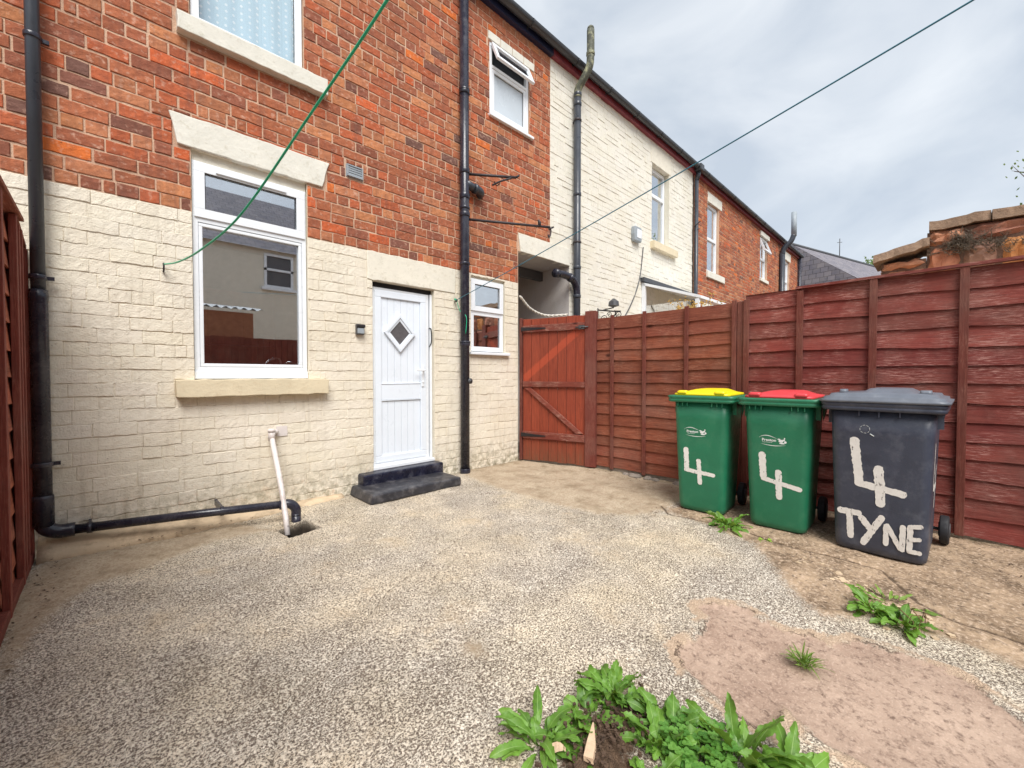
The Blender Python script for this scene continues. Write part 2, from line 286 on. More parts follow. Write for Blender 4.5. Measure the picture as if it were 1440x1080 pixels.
CREAM = srgb(233, 225, 209)
M = dict(
    brick=mat_brick(), mortar=mat_mortar(), paint=mat_paint('cream_masonry_paint', CREAM), paint2=mat_paint('pale_cream_masonry_paint', srgb(232, 229, 219), .5),
    stone=mat_render('painted_stone', srgb(228, 225, 213)), sill=mat_render('painted_sill', srgb(222, 208, 178), srgb(190, 170, 138)), render=mat_render('painted_render', srgb(231, 225, 209)),
    upvc=plain('white_upvc', srgb(232, 236, 240), .32, .03, 4, .03, 30, spec=.5), gasket=plain('black_gasket', srgb(28, 28, 32), .6),
    doorw=plain('white_door_panel', srgb(226, 233, 241), .35, .03, 4, .03, 30),
    cast=plain('black_glossy_pipe', srgb(42, 42, 54), .26, .3, 5, .12, 70, dirt=srgb(110, 108, 106), dirtamt=.28), pgrey=plain('grey_black_plastic_pipe', srgb(58, 62, 70), .34, .15, 4, .03),
    oldcast=plain('lichened_iron_pipe', srgb(84, 86, 74), .7, .35, 14, .4, 50, dirt=srgb(176, 176, 140), dirtamt=.9), iron=plain('painted_iron', srgb(52, 44, 46), .55, .3, 30, .3, 90),
    gutter=plain('dark_gutter', srgb(56, 58, 62), .35, .1), navy=plain('navy_fascia', srgb(30, 34, 62), .4, .2), maroon=plain('maroon_fascia', srgb(122, 48, 56), .5, .2),
    wpipe=plain('white_waste_pipe', srgb(218, 210, 206), .4, .1, 12, .1, dirt=srgb(150, 130, 116), dirtamt=.4), step=plain('black_step_paint', srgb(46, 46, 52), .45, .25, 10, .5, 60, dirt=srgb(150, 146, 146), dirtamt=.3),
    stepn=plain('navy_riser_paint', srgb(26, 27, 44), .32, .3, 10, .5, 60, dirt=srgb(140, 140, 150), dirtamt=.3),
    chrome=plain('chrome', (.75, .76, .78), .12, .05, metal=1), grey=plain('grey_plastic', srgb(150, 158, 164), .5), dgrey=plain('dark_grey_metal', srgb(74, 74, 76), .45),
    glass=mat_glass('window_glass', .42), glassh=mat_glass('reflective_window_glass', .42), frost=plain('frosted_glass', srgb(198, 208, 216), .25, .05, 3, .2, 160), ddark=plain('dark_patterned_glass', srgb(92, 90, 92), .2, .15, 30, .5, 120),
    fence=mat_wood('red_brown_stained_board', srgb(112, 58, 43), srgb(148, 84, 62), srgb(182, 132, 108), .7),
    fence2=mat_wood('maroon_stained_board', srgb(110, 47, 42), srgb(144, 71, 62), srgb(198, 150, 138), 1.),
    batten=mat_wood('red_brown_batten', srgb(98, 46, 38), srgb(124, 66, 54), srgb(168, 120, 102), .5, 2), gate=mat_gate(),
    ledge=mat_wood('gate_ledge_wood', srgb(104, 46, 36), srgb(132, 66, 52), srgb(190, 150, 132), 1., 0), black=plain('black_iron', srgb(34, 30, 32), .5, .2),
    green=plain('green_bin_plastic', srgb(36, 114, 82), .42, .1, 6, .18, 160, dirt=srgb(78, 130, 100), dirtamt=.4), yellow=plain('yellow_lid_plastic', srgb(236, 214, 20), .42, .05, 6, .1, 160),
    red=plain('red_lid_plastic', srgb(214, 66, 72), .45, .08, 6, .1, 160), binblk=plain('charcoal_bin_plastic', srgb(60, 65, 79), .42, .15, 8, .2, 160, dirt=srgb(100, 104, 114), dirtamt=.5), lidgrey=plain('grey_lid_plastic', srgb(104, 110, 120), .42, .1, 8, .15, 160, dirt=srgb(140, 144, 150), dirtamt=.4),
    rubber=plain('black_rubber', srgb(34, 34, 38), .7, .15), wpaint=plain('white_brush_paint', srgb(224, 220, 212), .6, .08, 40, .8, 120, dirt=srgb(176, 170, 158), dirtamt=.6), logo=plain('white_print', srgb(226, 232, 228), .5),
    leaf=mat_leaf('weed_leaf', srgb(34, 76, 24), srgb(108, 150, 58), srgb(150, 180, 108)), leaf2=mat_leaf('yellow_green_leaf', srgb(84, 128, 38), srgb(150, 182, 70), srgb(200, 210, 130)),
    grassy=mat_leaf('grass_blade', srgb(60, 96, 30), srgb(120, 150, 64), srgb(150, 170, 90)), clover=mat_leaf('clover_leaf', srgb(62, 112, 40), srgb(104, 150, 66), srgb(150, 180, 110)),
    treeleaf=mat_leaf('tree_leaf', srgb(50, 74, 36), srgb(120, 142, 84), srgb(140, 160, 100)), dry=plain('dry_brown_stem', srgb(122, 96, 66), .8, .3), dryf=plain('ochre_flower', srgb(196, 160, 84), .8, .3), shrubw=plain('grey_brown_twig', srgb(104, 92, 78), .9, .3),
    wood=plain('weathered_wood_chip', srgb(206, 178, 148), .85, .2, 30, .5, 60), soil=plain('dark_soil', srgb(84, 66, 52), .95, .4, 40, 1., 50),
    linegreen=plain('green_plastic_line', srgb(40, 176, 130), .4, .1), lineteal=plain('teal_plastic_line', srgb(52, 118, 138), .4, .1), rope=plain('white_rope', srgb(210, 205, 195), .8, .2, 40),
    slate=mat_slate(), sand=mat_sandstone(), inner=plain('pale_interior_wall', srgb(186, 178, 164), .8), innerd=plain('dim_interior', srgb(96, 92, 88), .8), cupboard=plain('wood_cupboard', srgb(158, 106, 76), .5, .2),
    greywall=mat_paint('grey_passage_paint', srgb(206, 202, 200), .6), conc=plain('concrete_fillet', srgb(202, 180, 150), .9, .15, 8, .9, 40, dirt=srgb(120, 100, 78), dirtamt=.6), earth=plain('bare_earth', srgb(120, 104, 88), .95, .2, 3, .5, 20),
    bark=plain('tree_bark', srgb(92, 80, 68), .9, .3), lead=plain('flashing', srgb(70, 72, 76), .6), rubble=plain('rubble_stone', srgb(142, 132, 122), .9, .3, 12, .8, 30),
)
def mat_brush():
    m = NT('white_brush_paint_thin'); v = m.obj(); n1 = m.noise(m.obj((1, 1, .35)), 70, 4, .7); c = m.mix(m.noise(v, 30, 4), srgb(242, 240, 234), srgb(212, 209, 202))
    p = m.n('ShaderNodeBsdfPrincipled', {'Base Color': c, 'Roughness': .6, 'Normal': m.bump(n1, .6, .003)}); tr = m.n('ShaderNodeBsdfTransparent')
    mx = m.n('ShaderNodeMixShader', {0: m.ramp(n1, [(.60, 0), (.68, .75)]), 1: p.outputs[0], 2: tr.outputs[0]}); o = m.n('ShaderNodeOutputMaterial'); m.t.links.new(mx.outputs[0], o.inputs[0]); return m.mat
M['wpaint'] = mat_brush()
def mat_blind():
    m = NT('white_dotted_voile'); v = m.obj()
    vo = m.n('ShaderNodeTexVoronoi', {'Vector': m.obj((1, .0, 1)), 'Scale': 17, 'Randomness': .12}).outputs['Distance']
    c = m.mix(m.smooth(vo, .24, .14), srgb(206, 226, 238), srgb(250, 252, 255))
    w = m.n('ShaderNodeTexWave', {'Vector': v, 'Scale': 2.2, 'Distortion': 1.}).outputs[1]
    return m.out(m.mix(m.math('MULTIPLY', w, .2), c, srgb(176, 200, 218)), .9)
M['blind'] = mat_blind()

# ------------------------------------------------------------------ masonry
def rect_sub(r, o):
    x0, x1, z0, z1 = r; a0, a1, b0, b1 = o
    if x1 <= a0 or x0 >= a1 or z1 <= b0 or z0 >= b1: return [r]
    out = []
    if x0 < a0: out.append((x0, a0, z0, z1)); x0 = a0
    if x1 > a1: out.append((a1, x1, z0, z1)); x1 = a1
    if z0 < b0: out.append((x0, x1, z0, b0))
    if z1 > b1: out.append((x0, x1, b1, z1))
    return out
PAL = [(srgb(173, 106, 76), 5), (srgb(183, 121, 88), 4), (srgb(162, 98, 72), 4.5), (srgb(148, 92, 72), 2.4), (srgb(132, 88, 74), .7), (srgb(193, 129, 90), 2.), (srgb(181, 100, 68), 3.), (srgb(211, 115, 60), .4), (srgb(201, 104, 65), .5), (srgb(120, 88, 78), .35)]
PW = [w for _, w in PAL]; PC = [c for c, _ in PAL]
def masonry(mb, X0, X1, Z0, Z1, openings, painted, course=.0955, length=.236, fine=True, y=0., jit=1., m_brick=0, m_paint=1):
    """bricks laid course by course (three stretcher rows to one header row) against the plane y"""
    row = 0; z = Z0
    while z < Z1-.02:
        zt = min(z+course, Z1); hdr = row % 4 == 2; L = length*.5 if hdr else length
        x = X0 - random.random()*L*.3 - (L*.5 if row % 2 else 0)
        wav = random.uniform(-.002, .002)*jit
        while x < X1:
            xl = L*random.uniform(.96, 1.04) if random.random() > .05 else L*.6
            rects = [(max(x, X0), min(x+xl, X1), z, zt)]
            for o in openings:
                rects = [q for r in rects for q in rect_sub(r, o)]
            for (a, b, c, d) in rects:
                if b-a < .02 or d-c < .02: continue
                p = painted((a+b)/2, (c+d)/2)
                g = (.0017 if p else .0058)*random.uniform(.5, 1.4); g = g if not p else .0017*random.uniform(-.5, 1.7); gx = random.choice((-.0004, .0004, .0012)) if p else g
                j = (.0032 if p else .0024)*jit
                ra = lambda s=1.: random.uniform(-j, j)*s
                xa, xb, za, zb = a+gx+ra(.5), b-gx+ra(.5), c+g+wav+ra(.7), d-g+wav+ra(.7)
                if xb-xa < .012 or zb-za < .012: continue
                hgt = (.004 if p else .006)+random.uniform(-.002, .003)*jit
                tl_ = random.uniform(.3, 1.5)
                if not fine:
                    i = .004
                    vs = [(xa, y+.003, za), (xb, y+.003, za), (xb, y+.003, zb), (xa, y+.003, zb), (xa+i, y-hgt, za+i), (xb-i, y-hgt, za+i), (xb-i, y-hgt, zb-i), (xa+i, y-hgt, zb-i)]
                    fs = [(4, 5, 6, 7), (0, 1, 5, 4), (1, 2, 6, 5), (2, 3, 7, 6), (3, 0, 4, 7)]
                else:
                    n = max(2, int((xb-xa)/(.026 if p else .042))); i = .004 if p else .0045
                    xs = [xa, xa+i*.25] + [xa+i+(xb-xa-2*i)*k/n for k in range(n+1)] + [xb-i*.25, xb]
                    zs = [za, za+i*.25, za+i, za+(zb-za)*.36, za+(zb-za)*.64, zb-i, zb-i*.25, zb]
                    dep = {0: -.004, 1: hgt*.6}; nx, nz = len(xs), len(zs); vs = []
                    eb = [ra(1.3) for _ in xs]; et = [ra(1.3) for _ in xs]
                    for kx, xx in enumerate(xs):
                        for kz, zz in enumerate(zs):
                            e = min(kx, nx-1-kx, kz, nz-1-kz); dd = dep.get(e, hgt+random.uniform(-.0016, .0016)*jit*(.75 if p else 1)); dd = dd if (not p or e == 0) else dd+(.0024-.0046*kz/(nz-1))*tl_
                            zz2 = zz + (eb[kx] if kz < 3 else et[kx] if kz > 4 else random.uniform(-.003, .003))
                            if e <= 2 and kx < 3 and kz in (0, 1, 6, 7): xx2 = xx+.002
                            else: xx2 = xx
                            vs.append((xx2+(ra(.6) if 2 < kx < nx-3 else 0), y-dd, zz2))
                    fs = [(kx*nz+kz, (kx+1)*nz+kz, (kx+1)*nz+kz+1, kx*nz+kz+1) for kx in range(nx-1) for kz in range(nz-1)]
                if p:
                    t = random.uniform(.93, 1.0); col = (t, t*random.uniform(.985, 1), t*random.uniform(.96, 1))
                else:
                    q = random.choices(PC, PW)[0]; t = random.uniform(.86, 1.12); col = tuple(k*t for k in q)
                mb.add(vs, fs, m=m_paint if p else m_brick, col=col, smooth=False)
            x += xl
        z = zt; row += 1
def backing(mb, X0, X1, Z0, Z1, openings, split, y=0., m_top=2, m_low=1):
    xs = sorted({X0, X1, *[min(max(v, X0), X1) for o in openings for v in o[:2]], *[s[0] for s in split if X0 < s[0] < X1]})
    zs = sorted({Z0, Z1, *[min(max(v, Z0), Z1) for o in openings for v in o[2:]], *[s[1] for s in split if Z0 < s[1] < Z1]})
    for a, b in zip(xs, xs[1:]):
        for c, d in zip(zs, zs[1:]):
            mx, mz = (a+b)/2, (c+d)/2
            if any(o[0] < mx < o[1] and o[2] < mz < o[3] for o in openings): continue
            mb.add([(a, y, c), (b, y, c), (b, y, d), (a, y, d)], [(0, 1, 2, 3)], m=m_low if PAINTED(mx, mz) else m_top, col=(.97, .96, .94))
def reveals(mb, o, depth, m, bottom=True, y=0., col=(.95, .94, .9)):
    a, b, c, d = o; e = .0
    mb.add([(a, y, c), (a, y+depth, c), (a, y+depth, d), (a, y, d)], [(0, 1, 2, 3)], m=m, col=col)
    mb.add([(b, y, c), (b, y+depth, c), (b, y+depth, d), (b, y, d)], [(3, 2, 1, 0)], m=m, col=col)
    mb.add([(a, y, d), (b, y, d), (b, y+depth, d), (a, y+depth, d)], [(3, 2, 1, 0)], m=m, col=col)
    if bottom: mb.add([(a, y, c), (b, y, c), (b, y+depth, c), (a, y+depth, c)], [(0, 1, 2, 3)], m=m, col=col)

def frame_ring(mb, x0, x1, z0, z1, w, y0, y1, M_=None, **k):
    mb.box(x0, x1, y0, y1, z0, z0+w, M_, **k); mb.box(x0, x1, y0, y1, z1-w, z1, M_, **k)
    mb.box(x0, x0+w, y0, y1, z0+w, z1-w, M_, **k); mb.box(x1-w, x1, y0, y1, z0+w, z1-w, M_, **k)
def pane(parent, x0, x1, z0, z1, y, mat, name='pane', M_=None):
    b = MB(); b.box(x0, x1, y, y+.006, z0, z1, M_); return b.build(name, mat, parent)
def gaskets(mb, x0, x1, z0, z1, y, t=.006, m=1): frame_ring(mb, x0, x1, z0, z1, t, y, y+.004, m=m)

WALLTOP = 6.02
# =================================================================== HOUSE (main)
house = thing('terraced_house', 'red brick house in front with cream painted ground floor and white back door', 'house')
OP_MAIN = (.495, 1.352, 1.165, 2.98); OP_UP = (.50, 1.335, 3.97, 5.62); OP_DOOR = (1.985, 2.742, .20, 2.19); OP_SM = (3.285, 3.868, 1.495, 2.46)
OP_BATH = (3.60, 4.345, 4.585, 5.53); OP_PASS = (4.125, 5.27, 0, 2.93)
LINT = (.363, 1.551, 2.98, 3.222); USILL = (.415, 1.528, 3.825, 3.972); LOWSILL = (.373, 1.507, 1.027, 1.165)
PAINTED = lambda x, z: z < 2.482
ops = [OP_MAIN, OP_UP, OP_DOOR, OP_SM, OP_BATH, (4.115, 6, 0, 3.19), (.385, 1.53, 2.975, 3.215), USILL, LOWSILL, (1.925, 3.045, 2.19, 2.482), (3.57, 4.45, 5.53, 5.64), (1.715, 1.89, 3.165, 3.29)]
w = MB()
masonry(w, -.75, 4.80, .0, WALLTOP, ops, PAINTED)
masonry(w, -4.5, -.75, .0, WALLTOP, [], PAINTED, fine=False)
backing(w, -4.5, 4.80, -.1, WALLTOP, [OP_MAIN, OP_UP, OP_DOOR, OP_SM, OP_BATH, (4.125, 6, 0, 2.93)], [(0, 2.482)])
for o, m_ in ((OP_MAIN, 1), (OP_UP, 2), (OP_DOOR, 1), (OP_SM, 1), (OP_BATH, 2)): reveals(w, o, .10, m_)
w.build('wall', [M['brick'], M['paint'], M['mortar']], house, colour=True)

def trap(name, pts, y0, y1, mat, parent, wob=.004):
    # outline densified and roughened so the edges are not ruler straight
    out = []
    for (a, b) in zip(pts, pts[1:]+pts[:1]):
        n = max(1, int(math.dist(a, b)/.06))
        for k in range(n): out.append((a[0]+(b[0]-a[0])*k/n+random.uniform(-wob, wob), a[1]+(b[1]-a[1])*k/n+random.uniform(-wob, wob)))
    b = MB(); b.prism(out, y0, y1); return b.build(name, mat, parent, bevel=.006)

# --- main kitchen window
win = MB(); yF = .022
frame_ring(win, .50, 1.346, 1.232, 2.905, .036, yF, yF+.065); win.box(.536, 1.31, yF, yF+.065, 2.425, 2.475)
win.box(.497, 1.349, yF-.012, yF+.065, 1.172, 1.232)                                             # bottom extension
gaskets(win, .536, 1.31, 1.29, 2.425, yF+.02)
win.box(.655, 1.175, yF-.028, yF-.0135, 2.838, 2.862)                                               # trickle vent
W1 = win.build('window', [M['upvc'], M['gasket']], house, bevel=.004)
tr = MB(); frame_ring(tr, .512, 1.334, 2.462, 2.893, .070, yF-.013, yF+.02); gaskets(tr, .582, 1.264, 2.532, 2.823, yF-.004)
tr.build('sash', [M['upvc'], M['gasket']], W1, bevel=.005)
lo = MB(); frame_ring(lo, .538, 1.308, 1.27, 2.42, .026, yF+.002, yF+.03); lo.build('glazing_bead', [M['upvc']], W1, bevel=.004)
pane(W1, .558, 1.288, 1.292, 2.398, yF+.03, M['glass']); pane(W1, .575, 1.27, 2.525, 2.83, yF+.012, M['glassh'])
hd = MB(); hd.box(.50, 1.346, .03, .09, 2.905, 2.985); hd.build('head_filler', M['render'], house)
trap('lintel', [(.408, 2.982), (1.486, 2.98), (1.551, 3.228), (.363, 3.214)], -.022, .1, M['stone'], house)
trap('sill', [(.375, 1.03), (1.505, 1.028), (1.507, 1.166), (.373, 1.168)], -.085, .02, M['sill'], house)
# --- upper window
u = MB(); frame_ring(u, .508, 1.328, 3.985, 5.6, .055, yF, yF+.06); gaskets(u, .563, 1.273, 4.04, 5.545, yF+.03)
W2 = u.build('window', [M['upvc'], M['gasket']], house, bevel=.004)
pane(W2, .56, 1.276, 4.036, 5.55, yF+.036, mat_glass('upper_window_glass', .04))
bl = MB(); n = 40
for k in range(n):
    a, b = .45+.95*k/n, .45+.95*(k+1)/n; f = lambda x: .17+.008*math.sin(x*38)
    bl.add([(a, f(a), 3.9), (b, f(b), 3.9), (b, f(b), 5.7), (a, f(a), 5.7)], [(0, 1, 2, 3)], smooth=True)
bl.build('voile_curtain', M['blind'], house)
trap('sill', [(.418, 3.828), (1.525, 3.826), (1.528, 3.972), (.415, 3.968)], -.075, .02, M['stone'], house)
# --- back door
d = MB(); yD = .05
frame_ring(d, 1.99, 2.695, .235, 2.135, .05, yD, yD+.07); d.box(2.71, 2.738, yD-.01, yD+.07, .235, 2.14)
d.box(1.985, 2.74, yD-.055, yD+.09, .2, .235)
D0 = d.build('door', [M['upvc']], house, bevel=.004)
df = MB(); frame_ring(df, 2.03, 2.655, .262, 2.105, .072, yD-.012, yD+.03); df.build('door_leaf', M['doorw'], D0, bevel=.006)
dp = MB()
for k in range(6): dp.box(2.102+k*.0801, 2.102+(k+1)*.0801-.0025, yD+.006, yD+.03, .334, .93); dp.box(2.102+k*.0801, 2.102+(k+1)*.0801-.0025, yD+.006, yD+.03, 1.11, 2.033)
dp.box(2.102, 2.583, yD-.002, yD+.03, .935, 1.105); dp.box(2.10, 2.585, yD-.008, yD+.03, 1.105, 1.113); dp.box(2.10, 2.585, yD-.008, yD+.03, .925, .933)
dp.build('door_panel', M['doorw'], D0, bevel=.003)
cx, cz, hw, hh = 2.322, 1.665, .19, .212
def diamond(mb, s0, s1, y0, y1):
    o = [(cx-hw*s0, cz), (cx, cz-hh*s0), (cx+hw*s0, cz), (cx, cz+hh*s0)]; i = [(cx-hw*s1, cz), (cx, cz-hh*s1), (cx+hw*s1, cz), (cx, cz+hh*s1)]
    for k in range(4):
        a, b, c, e = o[k], o[(k+1) % 4], i[(k+1) % 4], i[k]; mb.prism([a, b, c, e], y0, y1)
dm = MB(); diamond(dm, 1, .78, yD-.022, yD+.01); diamond(dm, .78, .62, yD-.012, yD+.01)
dg = dm.build('diamond_light', M['doorw'], D0, bevel=.003)
g = MB(); g.prism([(cx-hw*.63, cz), (cx, cz-hh*.63), (cx+hw*.63, cz), (cx, cz+hh*.63)], yD-.002, yD+.012); g.build('pane', M['ddark'], dg)
hn = MB(); hn.box(2.592, 2.622, yD-.022, yD-.012, 1.07, 1.31); hn.tube([(2.607, yD-.02, 1.255), (2.607, yD-.06, 1.255), (2.59, yD-.065, 1.255), (2.50, yD-.065, 1.257)], .009); hn.tube([(2.607, yD-.02, 1.125), (2.607, yD-.03, 1.125)], .012)
hn.build('handle', M['upvc'], D0, bevel=.003)
dk = MB(); dk.box(1.985, 2.742, yD+.02, yD+.07, 2.1355, 2.19); dk.box(2.696, 2.709, yD+.03, yD+.06, .235, 2.14); dk.build('frame_gap', M['gasket'], D0)
ds = MB(); ds.tube(bez([(2.702, yD-.002, 1.75), (2.718, yD-.02, 1.73), (2.722, yD-.022, 1.6), (2.704, yD-.004, 1.53)], 6), .006, 8); ds.build('loose_seal', M['gasket'], D0)
trap('door_lintel', [(1.93, 2.19), (3.035, 2.192), (3.04, 2.488), (1.925, 2.486)], -.012, .1, M['render'], house, .005)
# --- small window
s = MB(); frame_ring(s, 3.292, 3.858, 1.51, 2.43, .03, yF, yF+.06); s.box(3.32, 3.83, yF, yF+.06, 2.0, 2.03); gaskets(s, 3.352, 3.80, 1.565, 1.99, yF+.01)
frame_ring(s, 3.318, 3.832, 1.535, 2.002, .034, yF+.003, yF+.03)
W3 = s.build('window', [M['upvc'], M['gasket']], house, bevel=.004)
t = MB(); frame_ring(t, 3.298, 3.852, 2.022, 2.424, .064, yF-.014, yF+.02); gaskets(t, 3.362, 3.788, 2.086, 2.36, yF-.004); t.build('sash', [M['upvc'], M['gasket']], W3, bevel=.005)
pane(W3, 3.345, 3.806, 1.562, 1.992, yF+.018, M['glass']); pane(W3, 3.36, 3.79, 2.084, 2.362, yF+.008, M['glassh'])
si = MB(); si.box(3.245, 3.925, -.055, .03, 1.462, 1.497); si.build('sill', M['upvc'], W3, bevel=.006)
hd = MB(); hd.box(3.29, 3.862, .03, .09, 2.43, 2.462); hd.build('head_filler', M['render'], house)
# --- bathroom window, top light hung open
s = MB(); frame_ring(s, 3.608, 4.337, 4.595, 5.522, .045, yF-.012, yF+.055); s.box(3.65, 4.295, yF-.012, yF+.05, 5.21, 5.25); gaskets(s, 3.70, 4.245, 4.69, 5.16, yF+.006)
frame_ring(s, 3.652, 4.293, 4.64, 5.21, .046, yF-.006, yF+.03)
W4 = s.build('window', [M['upvc'], M['gasket']], house, bevel=.004)
pane(W4, 3.69, 4.25, 4.68, 5.17, yF+.014, M['frost'])
dk = MB(); dk.box(3.655, 4.29, yF+.03, yF+.04, 5.25, 5.48); dk.build('gap_shade_sheet', M['gasket'], W4)  # black sheet in the opening, standing in for the shade behind the sash
Mx = Matrix.Translation((0, yF-.02, 5.50)) @ Matrix.Rotation(R(-24), 4, 'X')
t = MB(); frame_ring(t, 3.625, 4.32, -.28, .0, .05, -.03, .005, Mx); t2 = t.build('sash', [M['upvc'], M['gasket']], W4, bevel=.005)
pane(t2, 3.67, 4.275, -.24, -.04, -.014, M['glassh'], M_=Mx)
si = MB(); si.box(3.575, 4.40, -.05, .03, 4.55, 4.586); si.build('sill', M['upvc'], W4, bevel=.006)
so = MB()
for k in range(4): so.box(3.575+k*.219, 3.575+(k+1)*.219-.012, -.014, .05, 5.534+random.uniform(-.004, .004), 5.64)
so.build('lintel', M['stone'], house, bevel=.006)
# --- air vent
v = MB(); frame_ring(v, 1.722, 1.884, 3.172, 3.284, .012, -.028, .0)
for k in range(4): v.box(1.734, 1.872, -.022, -.004, 3.185+k*.022, 3.185+k*.022+.017, Matrix.Translation((0, 0, 0)))
v.box(1.716, 1.89, -.004, .0035, 3.166, 3.29)
v.build('air_vent', M['grey'], house, bevel=.002)
# --- door steps
st = MB(); st.box(1.815, 2.775, -.135, .05, .0, .198); st.build('step_riser', M['stepn'], house, bevel=.02, seg=3)
st = MB(); st.prism([(1.715, .0), (2.755, .0), (2.752, .092), (1.74, .096)], -.50, -.02); st.build('door_step', M['step'], house, bevel=.02, seg=3)
# --- passage (shared entry) and its lintel
ps = MB()
masonry(ps, 4.13, 5.27, 0, 2.93, [(4.2, 4.68, 2.08, 2.93)], lambda x, z: True, y=1.15, fine=False, m_paint=0)
ps.add([(4.1, 1.155, 0), (5.3, 1.155, 0), (5.3, 1.155, 2.95), (4.1, 1.155, 2.95)], [(0, 1, 2, 3)], col=(.9, .9, .9))
ps.add([(5.27, .0, 0), (5.27, 1.155, 0), (5.27, 1.155, 2.93), (5.27, .0, 2.93)], [(3, 2, 1, 0)], col=(.95, .93, .92))
ps.add([(4.125, .0, 0), (4.125, 1.155, 0), (4.125, 1.155, 2.93), (4.125, .0, 2.93)], [(0, 1, 2, 3)], col=(.95, .93, .92))
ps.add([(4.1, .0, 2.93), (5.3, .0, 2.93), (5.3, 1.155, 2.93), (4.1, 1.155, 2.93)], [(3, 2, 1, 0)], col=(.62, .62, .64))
P0 = ps.build('passage_wall', M['greywall'], house, colour=True)
pw = MB(); frame_ring(pw, 4.2, 4.68, 2.08, 2.9, .05, 1.09, 1.15); pw.box(4.2, 4.7, 1.02, 1.15, 2.02, 2.08); pf = pw.build('passage_window', M['render'], house, bevel=.004)
pane(pf, 4.25, 4.63, 2.13, 2.85, 1.11, M['ddark'])
pw = MB(); pw.box(4.13, 5.26, .55, .62, 2.78, 2.925); pw.build('passage_beam', M['dgrey'], house)
trap('passage_lintel', [(4.165, 2.932), (5.268, 2.93), (5.27, 3.195), (4.115, 3.178)], -.016, .09, M['stone'], house)
# --- fascia, gutter, roof
def eaves(parent, X0, X1, fmat):
    f = MB(); f.box(X0, X1, -.075, .05, 5.93, 6.10); f.build('fascia', fmat, parent)
    gt = MB(); r_ = .062; cy, cz_ = -.14, 6.045; n = 10
    for k in range(n):
        a, b = math.pi+math.pi*k/n, math.pi+math.pi*(k+1)/n
        p = [(cy+r_*math.cos(q), cz_+r_*math.sin(q)) for q in (a, b)]; q_ = [(cy+(r_-.006)*math.cos(q), cz_+(r_-.006)*math.sin(q)) for q in (a, b)]
        gt.add([(X0, *p[0]), (X1, *p[0]), (X1, *p[1]), (X0, *p[1])], [(0, 1, 2, 3)], smooth=True); gt.add([(X0, *q_[0]), (X1, *q_[0]), (X1, *q_[1]), (X0, *q_[1])], [(3, 2, 1, 0)], smooth=True)
    gt.box(X0, X1, cy-r_, cy-r_+.006, cz_, cz_+.008)
    go = gt.build('gutter', M['gutter'], parent)
    x = X0+.45
    while x < X1:
        b = MB(); pts = [(x, cy+(r_+.004)*math.cos(math.pi+math.pi*k/8), cz_+(r_+.004)*math.sin(math.pi+math.pi*k/8)) for k in range(9)]
        for p, q in zip(pts, pts[1:]): b.box(-.016, .016, p[1]-.003, p[1]+.003, p[2]-.003, p[2]+.003, Matrix.Translation((x, 0, 0)));
        b.tube(pts, .007, 6); b.box(x-.012, x+.012, -.078, -.07, 5.97, 6.05); b.build('gutter_bracket', M['gutter'], go); x += .92
    rf = MB(); rf.add([(X0, -.10, 6.09), (X1, -.10, 6.09), (X1, 4.2, 8.9), (X0, 4.2, 8.9)], [(0, 1, 2, 3)]); rf.add([(X0, 8.4, 6.09), (X1, 8.4, 6.09), (X1, 4.2, 8.9), (X0, 4.2, 8.9)], [(3, 2, 1, 0)])
    rf.box(X0, X1, 4.1, 4.3, 8.88, 8.98); rf.build('roof', M['slate'], parent)
eaves(house, -4.5, 4.795, M['navy'])
# --- room behind the kitchen window
def room(parent, x0, x1, z0, z1, y0, y1, mat, name='room_lining'):
    b = MB(); b.add([(x0, y0, z0), (x1, y0, z0), (x1, y1, z0), (x0, y1, z0), (x0, y0, z1), (x1, y0, z1), (x1, y1, z1), (x0, y1, z1)], [(0, 3, 2, 1), (4, 5, 6, 7), (3, 7, 6, 2), (0, 4, 7, 3), (1, 2, 6, 5)]); return b.build(name, mat, parent)
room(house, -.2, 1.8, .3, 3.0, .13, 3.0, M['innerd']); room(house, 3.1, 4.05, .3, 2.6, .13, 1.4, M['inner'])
room(house, .2, 1.7, 3.4, 5.8, .13, 2.0, M['inner']); room(house, 3.4, 4.5, 4.2, 5.8, .13, 1.4, M['inner'])
cp = thing('kitchen_cupboard', 'wooden wall cupboards seen through the kitchen window glass', 'cupboard', (0, 0, 0))
b = MB(); b.box(.55, 1.75, 2.62, 2.97, 1.62, 2.35); b.build('carcass', M['cupboard'], cp, bevel=.004)
for k in range(3): b = MB(); b.box(.555+k*.4, .945+k*.4, 2.60, 2.619, 1.625, 2.345); dd = b.build('cupboard_door', M['cupboard'], cp, bevel=.006)
tp = thing('kitchen_tap', 'chrome mixer tap standing behind the lower right of the kitchen window', 'tap', (1.2, .28, 1.17))
b = MB(); b.tube([(0, 0, .0), (0, 0, .12)], .022); b.tube(bez([(0, 0, .11), (-.03, -.02, .19), (-.12, -.05, .17), (-.16, -.06, .10)], 6), .012); b.build('spout', M['chrome'], tp)
b = MB(); b.tube([(0, 0, .11), (.05, -.02, .16), (.14, -.05, .14)], [.02, .012, .009]); b.build('lever', M['chrome'], tp)
b = MB(); b.box(.0, 1.7, .13, .6, 1.13, 1.16); b.build('worktop', M['inner'], house)

